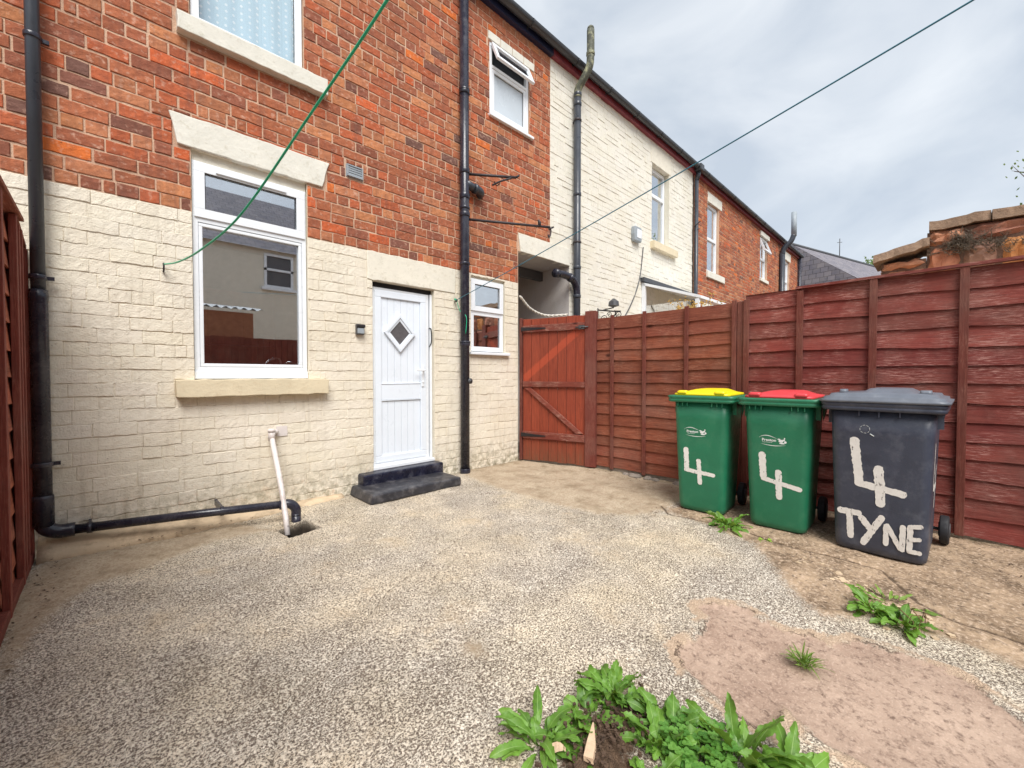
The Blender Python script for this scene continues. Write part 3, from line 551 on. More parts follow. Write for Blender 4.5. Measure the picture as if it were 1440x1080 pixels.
# =================================================================== NEIGHBOUR HOUSES
nb = thing('terraced_house', 'cream painted middle house behind the maroon gutter board with a tall sash style window', 'house')
PAINTED = lambda x, z: True
N_WIN = (7.95, 8.72, 3.965, 5.50); NB_ARCH = (7.45, 10.3, 0, 3.05)
w = MB(); masonry(w, 5.27, 9.93, 0, 3.19, [], PAINTED, fine=False, jit=2.0, m_brick=0, m_paint=1, course=.085, length=.225)
masonry(w, 4.80, 9.93, 3.19, WALLTOP, [N_WIN, (7.90, 8.97, 3.76, 3.965), (7.9, 8.78, 5.50, 5.86)], PAINTED, fine=False, jit=2.0, course=.085, length=.225)
w.add([(4.8, 0, 3.18), (5.28, 0, 3.18), (5.28, 0, WALLTOP), (4.8, 0, WALLTOP)], [(0, 1, 2, 3)], m=1)
backing(w, 5.27, 9.93, -.1, WALLTOP, [N_WIN], []); reveals(w, N_WIN, .16, 1, col=(.8, .78, .7))
w.build('wall', [M['brick'], M['paint2'], M['paint2']], nb, colour=True)
trap('lintel', [(7.9, 5.50), (8.78, 5.50), (8.78, 5.86), (7.9, 5.86)], -.012, .06, M['render'], nb)
trap('sill', [(7.90, 3.765), (8.965, 3.765), (8.965, 3.90), (7.9, 3.91)], -.10, .02, M['sill'], nb)
s = MB(); frame_ring(s, 7.96, 8.71, 3.975, 5.49, .06, .10, .16); s.box(8.02, 8.65, .09, .15, 4.90, 4.97); W = s.build('window', [M['upvc'], M['gasket']], nb, bevel=.004)
pane(W, 8.015, 8.655, 4.03, 4.905, .125, M['glassh']); pane(W, 8.015, 8.655, 4.965, 5.435, .125, M['glassh'])
room(nb, 7.8, 8.9, 3.7, 5.7, .2, 1.6, M['inner'])
eaves(nb, 4.80, 9.98, M['maroon'])
# lean-to with white frame over the neighbour's back door
lt = MB(); lt.add([(7.55, 0, 3.03), (10.0, 0, 3.03), (10.0, -1.15, 2.62), (7.55, -1.15, 2.62), (7.55, 0, 2.98), (10.0, 0, 2.98), (10.0, -1.15, 2.57), (7.55, -1.15, 2.57)], [(0, 1, 2, 3), (7, 6, 5, 4), (3, 2, 6, 7), (0, 3, 7, 4), (1, 5, 6, 2)])
L0 = lt.build('porch_roof', M['upvc'], nb)
lt = MB(); lt.box(7.5, 10.02, -.09, .0, 3.03, 3.11); lt.build('roof_flashing', M['lead'], L0)
lt = MB(); lt.box(7.55, 7.62, -1.12, -.01, 0, .9); lt.box(7.55, 7.61, -.08, -.01, .9, 2.97); lt.box(7.55, 7.61, -1.12, -1.05, .9, 2.57); lt.box(7.57, 7.6, -1.05, -.08, 2.0, 2.06); lt.box(7.55, 10, -1.12, -1.06, 0, .9); lt.box(9.9, 9.97, -1.12, -1.05, .9, 2.57)
lf = lt.build('porch_frame', M['upvc'], nb)
b = MB(); b.box(7.575, 7.585, -1.05, -.08, .9, 2.56); b.build('porch_pane', M['glass'], nb)
# third house
h3 = thing('terraced_house', 'red brick house at the far end of the row with narrow white windows', 'house')
PAINTED = lambda x, z: False
H_W = [(10.82, 11.62, 3.82, 5.56), (15.2, 16.0, 4.36, 5.72), (18.1, 18.97, 4.0, 5.56)]
opsh = H_W + [(10.78, 11.95, 3.66, 3.82), (10.84, 11.8, 5.56, 5.80), (15.15, 16.05, 4.26, 4.36), (15.15, 16.1, 5.72, 5.86), (18.0, 19.1, 5.56, 5.86), (18.0, 19.1, 3.9, 4.0), (10.55, 11.9, 2.85, 3.13)]
w = MB(); masonry(w, 10.02, 20.3, 1.6, WALLTOP, opsh, PAINTED, fine=False, course=.09, length=.24); backing(w, 10.0, 20.3, -.1, WALLTOP, H_W, [])
for o in H_W: reveals(w, o, .12, 2)
w.add([(20.3, 0, 0), (20.3, 8, 0), (20.3, 8, 6), (20.3, 4.2, 8.8), (20.3, 0, 6)], [(0, 1, 2, 3, 4)], m=2)
w.build('wall', [M['brick'], M['paint'], M['mortar']], h3, colour=True)
for (a, b_, c, d_) in H_W:
    s = MB(); frame_ring(s, a+.01, b_-.01, c+.01, d_-.01, .065, .06, .12); s.box(a+.06, b_-.06, .055, .115, (c+d_)/2-.035, (c+d_)/2+.035); W = s.build('window', [M['upvc']], h3)
    pane(W, a+.06, b_-.06, c+.06, d_-.06, .09, M['glassh']); room(h3, a-.1, b_+.1, c-.1, d_+.1, .15, 1.2, M['inner'])
s = MB(); frame_ring(s, 15.22, 15.98, -.5, 0, .06, -.03, .02, Matrix.Translation((0, .05, 5.70)) @ Matrix.Rotation(R(-20), 4, 'X')); s.build('sash', M['upvc'], h3)
for r_ in opsh[3:]: trap('sill' if r_[3]-r_[2] < .17 else 'lintel', [(r_[0], r_[2]), (r_[1], r_[2]), (r_[1], r_[3]), (r_[0], r_[3])], -.05 if r_[3]-r_[2] < .17 else -.012, .05, M['stone'], h3)
eaves(h3, 9.99, 20.45, M['maroon'])

# =================================================================== PIPES
def collar(mb, x, y, z, r, h=.05): mb.tube([(x, y, z-h/2), (x, y, z-h/2+.004), (x, y, z+h/2-.004), (x, y, z+h/2)], [r*.96, r, r, r*.96], 20)
def bracket(parent, x, y, z, r, mat):
    b = MB(); collar(b, x, y, z, r+.006, .03); b.box(x-.012, x+.012, y, -.001, z-.012, z+.012); b.box(x+r-.005, x+r+.035, y+.01, y+.03, z-.012, z+.012); return b.build('pipe_clip', mat, parent)
dp = thing('downpipe', 'black downpipe left of the kitchen window with a long run along the wall foot', 'drainpipe', (-.31, -.075, .17))
def loc(parent, f):       # build in world coordinates, then parent under an Empty that sits at the base
    o = f; o.parent = parent; o.matrix_parent_inverse = Matrix.Translation(-Vector(parent.location)); return o
b = MB(); b.tube([(-.31, -.075, 1.62), (-.31, -.075, 6.0)], .034, 20); loc(dp, b.build('upper_pipe', M['pgrey']))
b = MB(); b.tube([(-.31, -.075, 1.75), (-.31, -.075, 1.70), (-.31, -.075, 1.68), (-.31, -.075, .26)], [.043, .046, .043, .043], 20); b.tube([(-.31, -.075, .42), (-.31, -.075, .40), (-.31, -.075, .22)], [.048, .05, .05], 20)
loc(dp, b.build('lower_pipe', M['cast']))
b = MB(); b.tube(bez([(-.31, -.075, .30), (-.305, -.075, .215), (-.25, -.078, .172), (-.17, -.08, .168)], 6), .045, 18); b.tube([(-.2, -.08, .168), (.55, -.26, .155), (1.03, -.395, .145)], .031, 18)
b.tube(bez([(1.0, -.387, .146), (1.06, -.405, .143), (1.10, -.42, .10), (1.102, -.425, .04)], 6), .037, 18); b.tube([(1.102, -.425, .06), (1.102, -.43, -.1)], .036, 18); b.tube([(.99, -.384, .146), (1.03, -.395, .144)], .041, 18)
loc(dp, b.build('horizontal_run', M['cast']))
for z in (5.2, 3.35, 1.83, .62): loc(dp, bracket(None, -.31, -.075, z, .036 if z > 1.7 else .045, M['cast']))
for x_, y_, z_ in ((-.1, -.10, .165), (.62, -.27, .153)):
    b = MB(); b.box(x_-.008, x_+.008, y_+.02, -.001, z_-.01, z_+.034); b.tube([(x_-.012, y_, z_), (x_+.012, y_-.004, z_)], .037, 16); loc(dp, b.build('wall_clip', M['cast']))

sp = thing('soil_pipe', 'thick black soil pipe on the wall between the back door and small window', 'drainpipe', (3.125, -.085, 0))
b = MB(); b.tube([(3.125, -.085, 0), (3.125, -.085, 6.05)], .055, 24); loc(sp, b.build('pipe', M['cast']))
b = MB()
for z, h_ in ((.03, .06), (1.58, .05), (2.55, .03), (3.14, .05), (3.22, .03), (3.36, .06), (3.66, .06), (4.6, .05)): b = MB(); collar(b, 3.125, -.085, z, .064, h_); loc(sp, b.build('socket', M['cast']))
b = MB(); b.tube([(3.125, -.09, 3.52), (3.30, -.085, 3.50)], .05, 18); b.tube(bez([(3.28, -.085, 3.502), (3.36, -.08, 3.495), (3.41, -.04, 3.49), (3.42, .02, 3.49)], 5), .052, 18); b.tube([(3.27, -.086, 3.503), (3.31, -.085, 3.50)], .06, 18); loc(sp, b.build('branch', M['pgrey']))
b = MB(); b.tube([(3.16, -.135, 1.13), (3.162, -.15, 1.13)], .034, 18); b.tube([(3.162, -.15, 1.13), (3.163, -.156, 1.13)], .016, 12); loc(sp, b.build('access_cap', M['dgrey']))
for z in (4.62, 1.6): loc(sp, bracket(None, 3.125, -.085, z, .058, M['cast']))

wp = thing('waste_pipe', 'slim white plastic waste pipe leaning from the wall into the floor drain', 'pipe', (1.0, -.3, 0))
b = MB(); b.tube([(1.06, .02, .70), (1.06, -.04, .70), (1.02, -.065, .70)], .022, 14); b.tube([(1.02, -.065, .722), (1.02, -.066, .63)], .028, 16); b.tube([(1.02, -.066, .66), (1.02, -.33, .27), (1.005, -.50, .05), (.998, -.56, -.06)], .0205, 14); loc(wp, b.build('pipe', M['wpipe']))
b = MB(); b.tube([(1.019, -.066, .705), (1.019, -.066, .725), (1.019, -.066, .735)], [.030, .030, .02], 16); b.box(1.07, 1.16, -.012, -.004, .655, .745); loc(wp, b.build('elbow', M['wpipe']))

np_ = thing('soil_pipe', 'tall dark soil pipe on the cream middle house with mossy vent top', 'drainpipe', (5.36, -.09, 0))
b = MB(); b.tube([(5.355, -.09, 0), (5.355, -.09, 5.62)], .055, 20); 
for z in (2.45, 2.9, 4.05, 5.45, 5.6): collar(b, 5.355, -.09, z, .063, .05)
loc(np_, b.build('pipe', M['pgrey']))
b = MB(); b.tube(bez([(5.355, -.09, 5.55), (5.355, -.10, 5.68), (5.37, -.19, 5.80), (5.395, -.28, 5.95), (5.40, -.30, 6.12), (5.40, -.30, 6.50)], 7), .058, 18); b.tube([(5.40, -.30, 6.50), (5.40, -.30, 6.54), (5.40, -.30, 6.56)], [.058, .05, .03], 18); collar(b, 5.40, -.30, 6.14, .066, .05); loc(np_, b.build('vent_top', M['oldcast']))
b = MB(); b.tube(bez([(5.355, -.09, 2.42), (5.33, -.10, 2.58), (5.22, -.10, 2.70), (5.06, -.08, 2.74), (4.9, -.05, 2.745)], 6), .056, 18); b.tube([(4.86, -.048, 2.745), (4.93, -.052, 2.745)], .066, 18); b.tube([(5.2, -.1, 2.70), (5.14, -.1, 2.725)], .063, 18); loc(np_, b.build('branch', M['cast']))
for z in (5.2, 3.3, 1.9): loc(np_, bracket(None, 5.355, -.09, z, .058, M['iron']))
d3 = thing('downpipe', 'dark downpipe where the cream house meets the far brick house', 'drainpipe', (9.97, -.08, 0))
b = MB(); b.tube([(9.97, -.08, 0), (9.97, -.08, 5.8)], .042, 16); b.tube([(9.97, -.08, 5.78), (9.97, -.14, 5.98)], .05, 12); loc(d3, b.build('pipe', M['pgrey']))
b = MB(); b.box(9.86, 10.06, -.225, -.06, 5.95, 6.10); loc(d3, b.build('hopper', M['gutter'], bevel=.02))
b = MB(); b.tube([(9.97, -.03, 4.70), (9.7, -.28, 4.70)], .012, 6); b.tube([(9.97, -.03, 4.62), (9.95, -.16, 4.62)], .012, 6); loc(d3, b.build('stay', M['iron']))
d4 = thing('soil_pipe', 'dark pipe with a pale grey vent top on the far brick house', 'drainpipe', (17.5, -.1, 0))
b = MB(); b.tube([(17.4, -.10, 0), (17.5, -.10, 5.6)], .085, 14); b.tube(bez([(17.5, -.10, 5.55), (17.5, -.14, 5.75), (17.56, -.34, 5.98), (17.6, -.42, 6.2)], 5), .085, 14); loc(d4, b.build('pipe', M['pgrey']))
b = MB(); b.tube([(17.6, -.42, 6.15), (17.6, -.42, 7.0)], .085, 14); loc(d4, b.build('vent_top', M['grey']))
d5 = thing('downpipe', 'dark corner downpipe at the very end of the far brick house', 'drainpipe', (20.25, -.08, 0))
b = MB(); b.tube([(20.25, -.08, 0), (20.25, -.08, 5.98)], .06, 12); loc(d5, b.build('pipe', M['cast']))

# --- wall irons, boxes, lamps
def iron(name, label, p0, p1, z, extra):
    t = thing(name, label, 'bracket', (p0[0], -.004, z)); b = MB(); a = Vector((p0[0], -.004, z)); q = Vector((p0[0], p0[1], z)); e = Vector((p1[0], p1[1], z))
    b.tube([a, q], .02, 10); b.tube([q, q.lerp(e, .5), e], .016, 10); loc(t, b.build('arm', M['iron']))
    b = MB(); extra(b, e); loc(t, b.build('hook', M['iron'])); return t
def ex1(b, e): b.tube([e, e+Vector((.03, -.02, .03))], .014, 8); b.tube(bez([e+Vector((-.06, .02, -.02)), e+Vector((-.16, .12, -.06)), e+Vector((-.22, .2, -.10))], 5), .012, 8); b.tube(bez([e+Vector((-.2, .18, -.05)), e+Vector((-.17, .17, -.10)), e+Vector((-.13, .15, -.06))], 5), .006, 6)
def ex2(b, e):
    b.tube(bez([e, e+Vector((.02, 0, -.04)), e+Vector((.01, 0, -.10)), e+Vector((-.02, 0, -.13)), e+Vector((-.03, 0, -.10))], 5), .010, 8); b.tube([e+Vector((-.02, 0, -.03)), e+Vector((.05, -.02, .01))], .011, 8)
    k = e+Vector((-.12, .07, .0)); b.tube([k, k+Vector((0, 0, .05)), k+Vector((-.02, 0, .08))], [.02, .022, .012], 10)
iron('iron_bracket', 'upper black iron swing arm sticking out above the pipe branch', (3.17, -.08), (3.66, -.43), 3.645, ex1)
iron('iron_bracket', 'lower longer black iron swing arm with dangling hook by passage lintel', (3.17, -.08), (4.10, -.60), 3.10, ex2)
ks = thing('key_safe', 'small dark grey key safe on the cream wall left of the back door', 'key safe', (1.837, -.006, 1.66))
b = MB(); b.box(-.042, .042, -.04, .0, -.05, .055); b.build('body', M['dgrey'], ks, bevel=.008); b = MB(); b.box(-.035, .035, -.048, -.04, -.04, .015); b.build('cover', M['grey'], ks, bevel=.005); b = MB(); b.box(-.045, .045, -.056, -.038, .02, .052); b.build('hood', M['black'], ks, bevel=.008)
al = thing('alarm_box', 'pale grey alarm box on the cream middle house wall', 'alarm box', (7.27, -.005, 3.87))
b = MB(); b.prism([(-.12, -.13), (.12, -.13), (.14, .0), (.12, .15), (-.12, .15), (-.14, 0)], -.09, 0); b.build('cover', M['grey'], al, bevel=.02); b = MB(); b.box(-.06, .10, -.096, -.088, -.06, .1); b.build('face_panel', M['upvc'], al)
hb = thing('basket_bracket', 'ornate black scrolled iron basket bracket on the cream wall above the fence', 'bracket', (6.05, -.004, 2.1))
b = MB(); b.box(-.012, .012, -.012, 0, -.25, .25); b.tube(bez([(0, -.01, .22), (.02, -.12, .20), (.04, -.3, .17), (.05, -.42, .16)], 5), .012, 8); b.tube(bez([(0, -.01, -.15), (.02, -.12, -.1), (.03, -.26, .02), (.04, -.34, .15)], 5), .01, 8)
for cy_, cz_, r0 in ((-.12, .06, .07), (-.22, .12, .05), (-.40, .10, .06), (-.08, -.06, .05)): b.tube([(.03, cy_+r0*(1-k/14)*math.cos(k*.75), cz_+r0*(1-k/14)*math.sin(k*.75)) for k in range(13)], .007, 6)
b.build('scroll', M['black'], hb); b = MB(); b.loft([[(.03+r_*math.cos(a*math.pi/6), -.30+r_*math.sin(a*math.pi/6), z_) for a in range(12)] for r_, z_ in ((.02, .38), (.08, .33), (.09, .26), (.03, .24))]); b.build('lamp_head', M['dgrey'], hb)
b = MB(); b.tube([(.03, -.30, .23), (0.02, -.1, .21)], .01, 6); b.build('lamp_arm', M['black'], hb)
cb = MB(); cb.tube(bez([(6.2, -.25, 2.3), (6.6, -.1, 2.16), (7.1, -.02, 2.5), (7.45, -.012, 3.05), (7.6, -.012, 3.72)], 8), .011, 6); tag(cb.build('wall_cable', M['dgrey']), 'thin grey cable looping down the cream middle house wall', 'cable')
rp = MB(); pts = bez([(4.13, -.03, 2.30), (4.4, .02, 2.16), (4.75, .03, 2.10), (5.2, -.02, 2.15)], 14)
for q in (0, math.pi): rp.tube([p+Vector((0, math.cos(i*1.1+q)*.011, math.sin(i*1.1+q)*.011)) for i, p in enumerate(pts)], .012, 6)
tag(rp.build('rope', M['rope']), 'white twisted rope strung across the passage opening', 'rope')

# =================================================================== CLOTHES LINES
def line(p0, p1, sag, n=40):
    a, b = Vector(p0), Vector(p1); return [a.lerp(b, k/n) - Vector((0, 0, sag*4*(k/n)*(1-k/n))) for k in range(n+1)]
c1 = thing('washing_line', 'bright green washing line rising from the wall left of the kitchen window', 'washing line', (.30, 0, 1.99))
LP1 = bez([(.315, -.03, 2.035), (.374, -.376, 2.0), (.449, -.816, 2.012), (.549, -1.399, 2.10), (.677, -2.146, 2.385), (.768, -2.677, 2.60), (.85, -3.2, 2.85), (1.1, -4.6, 3.6)], 8)
b = MB(); b.tube(LP1, .0058, 8); loc(c1, b.build('line', M['linegreen']))
b = MB(); b.tube(bez([(.315, .0, 1.985), (.315, -.04, 1.985), (.315, -.055, 2.02), (.315, -.045, 2.04), (.315, -.03, 2.035)], 4), .006, 8); loc(c1, b.build('wall_hook', M['iron']))
c2 = thing('washing_line', 'dark teal washing line crossing the sky from the wall beside the door', 'washing line', (3.02, 0, 2.1))
b = MB(); e = Vector((2.5, -4.22, 2.705)); LP2 = line((3.02, -.035, 2.10), e, .02); dirv = (e-Vector((3.02, -.035, 2.10))); LP2 += [e+dirv*.25, e+dirv*.6]; b.tube(LP2, .0040, 8); loc(c2, b.build('line', M['lineteal']))
b = MB(); b.tube(bez([(3.03, .0, 2.09), (3.03, -.04, 2.09), (3.03, -.05, 2.11), (3.02, -.035, 2.12)], 4), .007, 8); loc(c2, b.build('wall_hook', M['iron']))
b = MB(); b.tube(bez([(3.035, -.04, 2.1), (3.07, -.06, 1.98), (3.10, -.145, 1.9), (3.09, -.146, 1.7)], 6), .004, 6); b.tube([(3.0, -.045, 2.115), (3.045, -.04, 2.10)], .010, 8); loc(c2, b.build('loose_end', M['linegreen']))

# =================================================================== GROUND
def sdpoly(px, py, poly):
    d = np.full(px.shape, 1e9); ins = np.zeros(px.shape, bool); n = len(poly)
    for i in range(n):
        ax, ay = poly[i]; bx, by = poly[(i+1) % n]; ex, ey = bx-ax, by-ay; wx, wy = px-ax, py-ay
        t = np.clip((wx*ex+wy*ey)/(ex*ex+ey*ey), 0, 1); d = np.minimum(d, np.hypot(wx-ex*t, wy-ey*t))
        c = ((ay > py) != (by > py)); ins ^= c & (px < (bx-ax)*(py-ay)/(by-ay+1e-12)+ax)
    return np.where(ins, d, -d)
def dline(px, py, pts):
    d = np.full(px.shape, 1e9)
    for (ax, ay), (bx, by) in zip(pts, pts[1:]):
        ex, ey = bx-ax, by-ay; t = np.clip(((px-ax)*ex+(py-ay)*ey)/(ex*ex+ey*ey), 0, 1); d = np.minimum(d, np.hypot(px-ax-ex*t, py-ay-ey*t))
    return d
P_PATCH = [(1.79, -3.327), (1.971, -3.367), (2.136, -3.327), (2.182, -3.256), (2.291, -3.324), (2.348, -3.426), (2.28, -3.526), (2.261, -3.635), (2.323, -3.747), (2.295, -3.79), (2.419, -3.876), (2.437, -4.028), (2.437, -4.194), (2.324, -4.272), (2.265, -4.326), (2.163, -4.418), (1.942, -4.39), (1.594, -4.051), (1.657, -3.993), (1.661, -3.858), (1.749, -3.741), (1.658, -3.736), (1.568, -3.745), (1.576, -3.685), (1.622, -3.547), (1.677, -3.422)]
P_SLAB = [(3.056, -0.142), (2.989, -0.711), (2.952, -1.237), (2.967, -1.723), (3.035, -2.063), (3.228, -2.328), (3.528, -2.437), (4.405, -2.402), (4.946, -1.98), (4.827, -0.703), (4.569, 0.451), (3.424, 0.528)]
P_LEFT = [(-0.318, -1.579), (-0.397, -0.907), (-0.316, -0.112), (0.16, -0.182), (0.726, -0.134), (0.909, -0.53), (0.535, -0.457), (0.28, -0.62), (-0.078, -0.783), (-0.221, -1.078)]
P_BROWN = [(4.538, -2.531), (3.528, -2.437), (3.424, -2.87), (3.279, -3.215), (2.95, -3.426), (2.653, -3.598), (2.519, -3.743), (2.711, -3.913), (2.712, -4.088), (2.713, -4.264), (2.641, -4.375), (2.708, -4.522), (4.543, -5.221), (6.468, -5.349), (6.222, -4.518), (6.157, -2.735)]
P_SOIL = [(0.89, -3.338), (1.07, -3.302), (1.203, -3.285), (1.321, -3.32), (1.357, -3.391), (1.283, -3.452), (1.165, -3.454), (1.158, -3.627)]
P_HOLE = [(0.937, -0.557), (1.155, -0.459), (1.189, -0.718), (0.956, -0.774)]
P_CRACK2 = [(1.794, -1.682), (1.456, -1.835), (1.12, -1.982), (0.995, -2.082), (0.885, -2.17), (0.789, -2.291), (0.668, -2.357), (0.574, -2.382), (0.436, -2.505), (0.339, -2.711)]
P_CRACK = [(3.621, -2.359), (3.478, -2.494), (3.507, -2.839), (3.523, -3.072), (3.424, -3.267), (3.424, -3.677), (3.424, -3.887), (3.072, -4.054), (2.954, -4.183), (2.923, -4.4)]
SPOTS = [(1.13, -2.72, .05), (1.02, -1.93, .02)]
xs = np.arange(-.62, 4.75, .0135); ys = np.arange(-6.6, .06, .0135); gx, gy = np.meshgrid(xs, ys, indexing='ij')
mk = dict(patch=sdpoly(gx, gy, P_PATCH), slab=np.maximum.reduce([sdpoly(gx, gy, P_SLAB), sdpoly(gx, gy, P_LEFT), *[r_-np.hypot((gx-x_)*1.4, gy-y_) for x_, y_, r_ in SPOTS]]), brown=sdpoly(gx, gy, P_BROWN), soil=sdpoly(gx, gy, P_SOIL), hole=sdpoly(gx, gy, P_HOLE), crack=np.minimum(dline(gx, gy, P_CRACK), dline(gx, gy, P_CRACK2)*2.+.004), edge=np.minimum(np.minimum(-gy, 4.5-gx), gx+.4))
def snoise(scale, seed):
    r = np.random.default_rng(seed); nx, ny = int(8*scale), int(8*scale); g = r.standard_normal((nx+2, ny+2)); u = (gx+1)*scale*.9 % nx; v_ = (gy+7)*scale*.9 % ny
    i, j = u.astype(int), v_.astype(int); fu, fv = u-i, v_-j; fu = fu*fu*(3-2*fu); fv = fv*fv*(3-2*fv)
    return (g[i, j]*(1-fu)+g[i+1, j]*fu)*(1-fv)+(g[i, j+1]*(1-fu)+g[i+1, j+1]*fu)*fv
gz = .004*snoise(1.5, 1)+.0035*snoise(5, 2)+.0012*snoise(18, 3)+.0016*rng.standard_normal(gx.shape)
ss = lambda x, a, b: np.clip((x-a)/(b-a), 0, 1)**2*(3-2*np.clip((x-a)/(b-a), 0, 1))
gz += -.012*ss(mk['patch'], -.015, .02) + .006*ss(mk['slab'], -.03, .03) + .05*ss(mk['soil'], -.02, .22) + .012*snoise(22, 6)*ss(mk['soil'], 0, .05)
gz -= .012*np.exp(-(mk['crack']/.02)**2); gz -= .14*ss(mk['hole'], -.005, .03)
gz[gy > -.02] = np.minimum(gz[gy > -.02], .01)
nx, ny = gx.shape; idx = np.arange(nx*ny).reshape(nx, ny)
fc = np.stack([idx[:-1, :-1], idx[1:, :-1], idx[1:, 1:], idx[:-1, 1:]], -1).reshape(-1, 4)
me = bpy.data.meshes.new('yard_paving'); me.vertices.add(nx*ny); me.vertices.foreach_set('co', np.stack([gx, gy, gz], -1).astype(np.float32).ravel())
me.loops.add(fc.size); me.loops.foreach_set('vertex_index', fc.ravel().astype(np.int32)); me.polygons.add(len(fc)); me.polygons.foreach_set('loop_start', np.arange(0, fc.size, 4, dtype=np.int32)); me.polygons.foreach_set('loop_total', np.full(len(fc), 4, dtype=np.int32))
me.update(calc_edges=True); me.polygons.foreach_set('use_smooth', np.ones(len(fc), bool))
for k_, a_ in mk.items(): at = me.attributes.new(k_, 'FLOAT', 'POINT'); at.data.foreach_set('value', a_.astype(np.float32).ravel())
me.materials.append(mat_yard()); yo = bpy.data.objects.new('yard_paving', me); COL.objects.link(yo); tag(yo, kind='structure')
g = MB(); g.add([(-120, -120, -.2), (160, -120, -.2), (160, 160, -.2), (-120, 160, -.2)], [(0, 1, 2, 3)]); tag(g.build('ground', M['earth']), kind='structure')
g = MB(); g.add([(4.75, -12, -.03), (9, -12, -.03), (9, .0, -.03), (4.75, .0, -.03)], [(0, 1, 2, 3)]); tag(g.build('neighbour_yard', M['conc']), kind='structure')
# concrete fillet along the wall foot
pr = [(-.34, .165, .165), (0, .14, .17), (.4, .11, .16), (.8, .075, .15), (1.0, .055, .12), (1.3, .05, .09), (1.72, .04, .07)]
f = MB(); secs = []
for x, h_, d_ in [(a[0]+(b[0]-a[0])*k/6, a[1]+(b[1]-a[1])*k/6, a[2]+(b[2]-a[2])*k/6) for a, b in zip(pr, pr[1:]) for k in range(6)]:
    j = lambda: random.uniform(-.006, .006); secs.append([(x, .01, -.05), (x, .01, h_*.9+j()), (x, -.035, h_*.62+j()), (x, -d_+.02+j(), h_*.22+.012+j()), (x, -d_-.015+j(), -.02)])
f.loft(secs, smooth=True); tag(f.build('wall_footing', M['conc']), kind='structure')

# =================================================================== FENCES AND GATE
def lap_panel(x, y0, y1, z0, z1, rows, face, tint=1., seedcol=(.78, 1.2), curve=None):
    """overlapping waney boards seen from the side `face` (-1: from -x, +1: from +x)"""
    b = MB(); n = max(6, int(abs(y1-y0)/.06)); hgt = (z1-z0)/rows
    for r_ in range(rows):
        zb = z0+r_*hgt; t = random.uniform(*seedcol)*tint; col = (t, t*random.uniform(.94, 1.02), t*random.uniform(.92, 1.03)); ph = random.uniform(0, 6); am = random.uniform(.002, .009); tl = random.uniform(-.006, .006)
        top, bot, lip = [], [], []
        for k in range(n+1):
            y = y0+(y1-y0)*k/n; wv = am*math.sin(ph+y*random.choice((3.1, 3.2)))+.003*math.sin(ph*3+y*11)+random.uniform(-.0012, .0012)+tl*(k/n-.5)*2
            zz = zb+wv-.01
            zt = zb+hgt+.018 if r_ < rows-1 else (z1+(curve(k/n) if curve else 0)+random.uniform(-.002, .002))
            bot.append((x+face*.022, y, zz)); lip.append((x+face*.006, y, zz+.001)); top.append((x+face*.004, y, zt))
        vs = bot+lip+top; m_ = n+1
        fs = [(k, k+1, 2*m_+k+1, 2*m_+k) for k in range(n)] + [(m_+k, m_+k+1, k+1, k) for k in range(n)]
        b.add(vs, fs, col=col)
        b.add([(x-face*.004, y0, zb), (x-face*.004, y1, zb), (x-face*.004, y1, zb+hgt if r_ < rows-1 else z1-.004), (x-face*.004, y0, zb+hgt if r_ < rows-1 else z1-.004)], [(0, 1, 2, 3)], col=col)
        if r_ == rows-1: b.add([(x+face*.004, y0, z1), (x+face*.004, y1, z1), (x-face*.004, y1, z1-.004), (x-face*.004, y0, z1-.004)], [(0, 1, 2, 3)], col=col)
    return b
def batten(parent, x, y, z0, z1, wdt=.042, th=.022, face=-1, mat=None, tint=1., name='batten'):
    b = MB(); t = random.uniform(.88, 1.05)*tint; b.col = (t, t, t); a, c = sorted((x+face*.0225, x+face*(.0225+th))); tw = random.uniform(-.004, .004)
    b.add([(a, y-wdt/2, z0), (a, y+wdt/2, z0), (c, y+wdt/2, z0), (c, y-wdt/2, z0), (a, y-wdt/2+tw, z1), (a, y+wdt/2+tw, z1), (c, y+wdt/2+tw, z1), (c, y-wdt/2+tw, z1)], [(0, 3, 2, 1), (4, 5, 6, 7), (0, 1, 5, 4), (1, 2, 6, 5), (2, 3, 7, 6), (3, 0, 4, 7)])
    return b.build(name, mat or M['batten'], parent, bevel=.003, colour=True)
FX = 4.52
fr = thing('fence', 'long red brown lapped panel fence behind the three wheelie bins', 'fence', (0, 0, 0))
lap_panel(FX, -.955, -2.70, .06, 1.925, 14, -1).build('panel', M['fence'], fr, colour=True)
lap_panel(FX, -2.775, -4.64, .03, 1.985, 14, -1, .94, curve=lambda t: -.055*(1-min(1, t*3.2))).build('panel', M['fence2'], fr, colour=True)
lap_panel(FX, -4.72, -6.55, .03, 2.0, 14, -1, .9).build('panel', M['fence2'], fr, colour=True)
for y in (-.975, -1.285, -1.715, -2.205, -2.685): batten(fr, FX, y, .03, 1.945)
for y in (-2.79, -3.23, -3.73, -4.235, -4.62): batten(fr, FX, y, .02, 1.94 if y > -3 else 1.985 if y < -3.5 else 1.96, .05, mat=M['batten'], tint=.92)
for y in (-4.74, -5.2, -5.7, -6.2): batten(fr, FX, y, .02, 1.99, .05, tint=.9)
for y in (-2.738, -4.68): b = MB(); b.col = (.9, .9, .9); b.box(FX-.03, FX+.05, y-.03, y+.03, -.05, 1.93 if y > -3 else 2.03); b.build('post', M['batten'], fr, bevel=.004, colour=True)
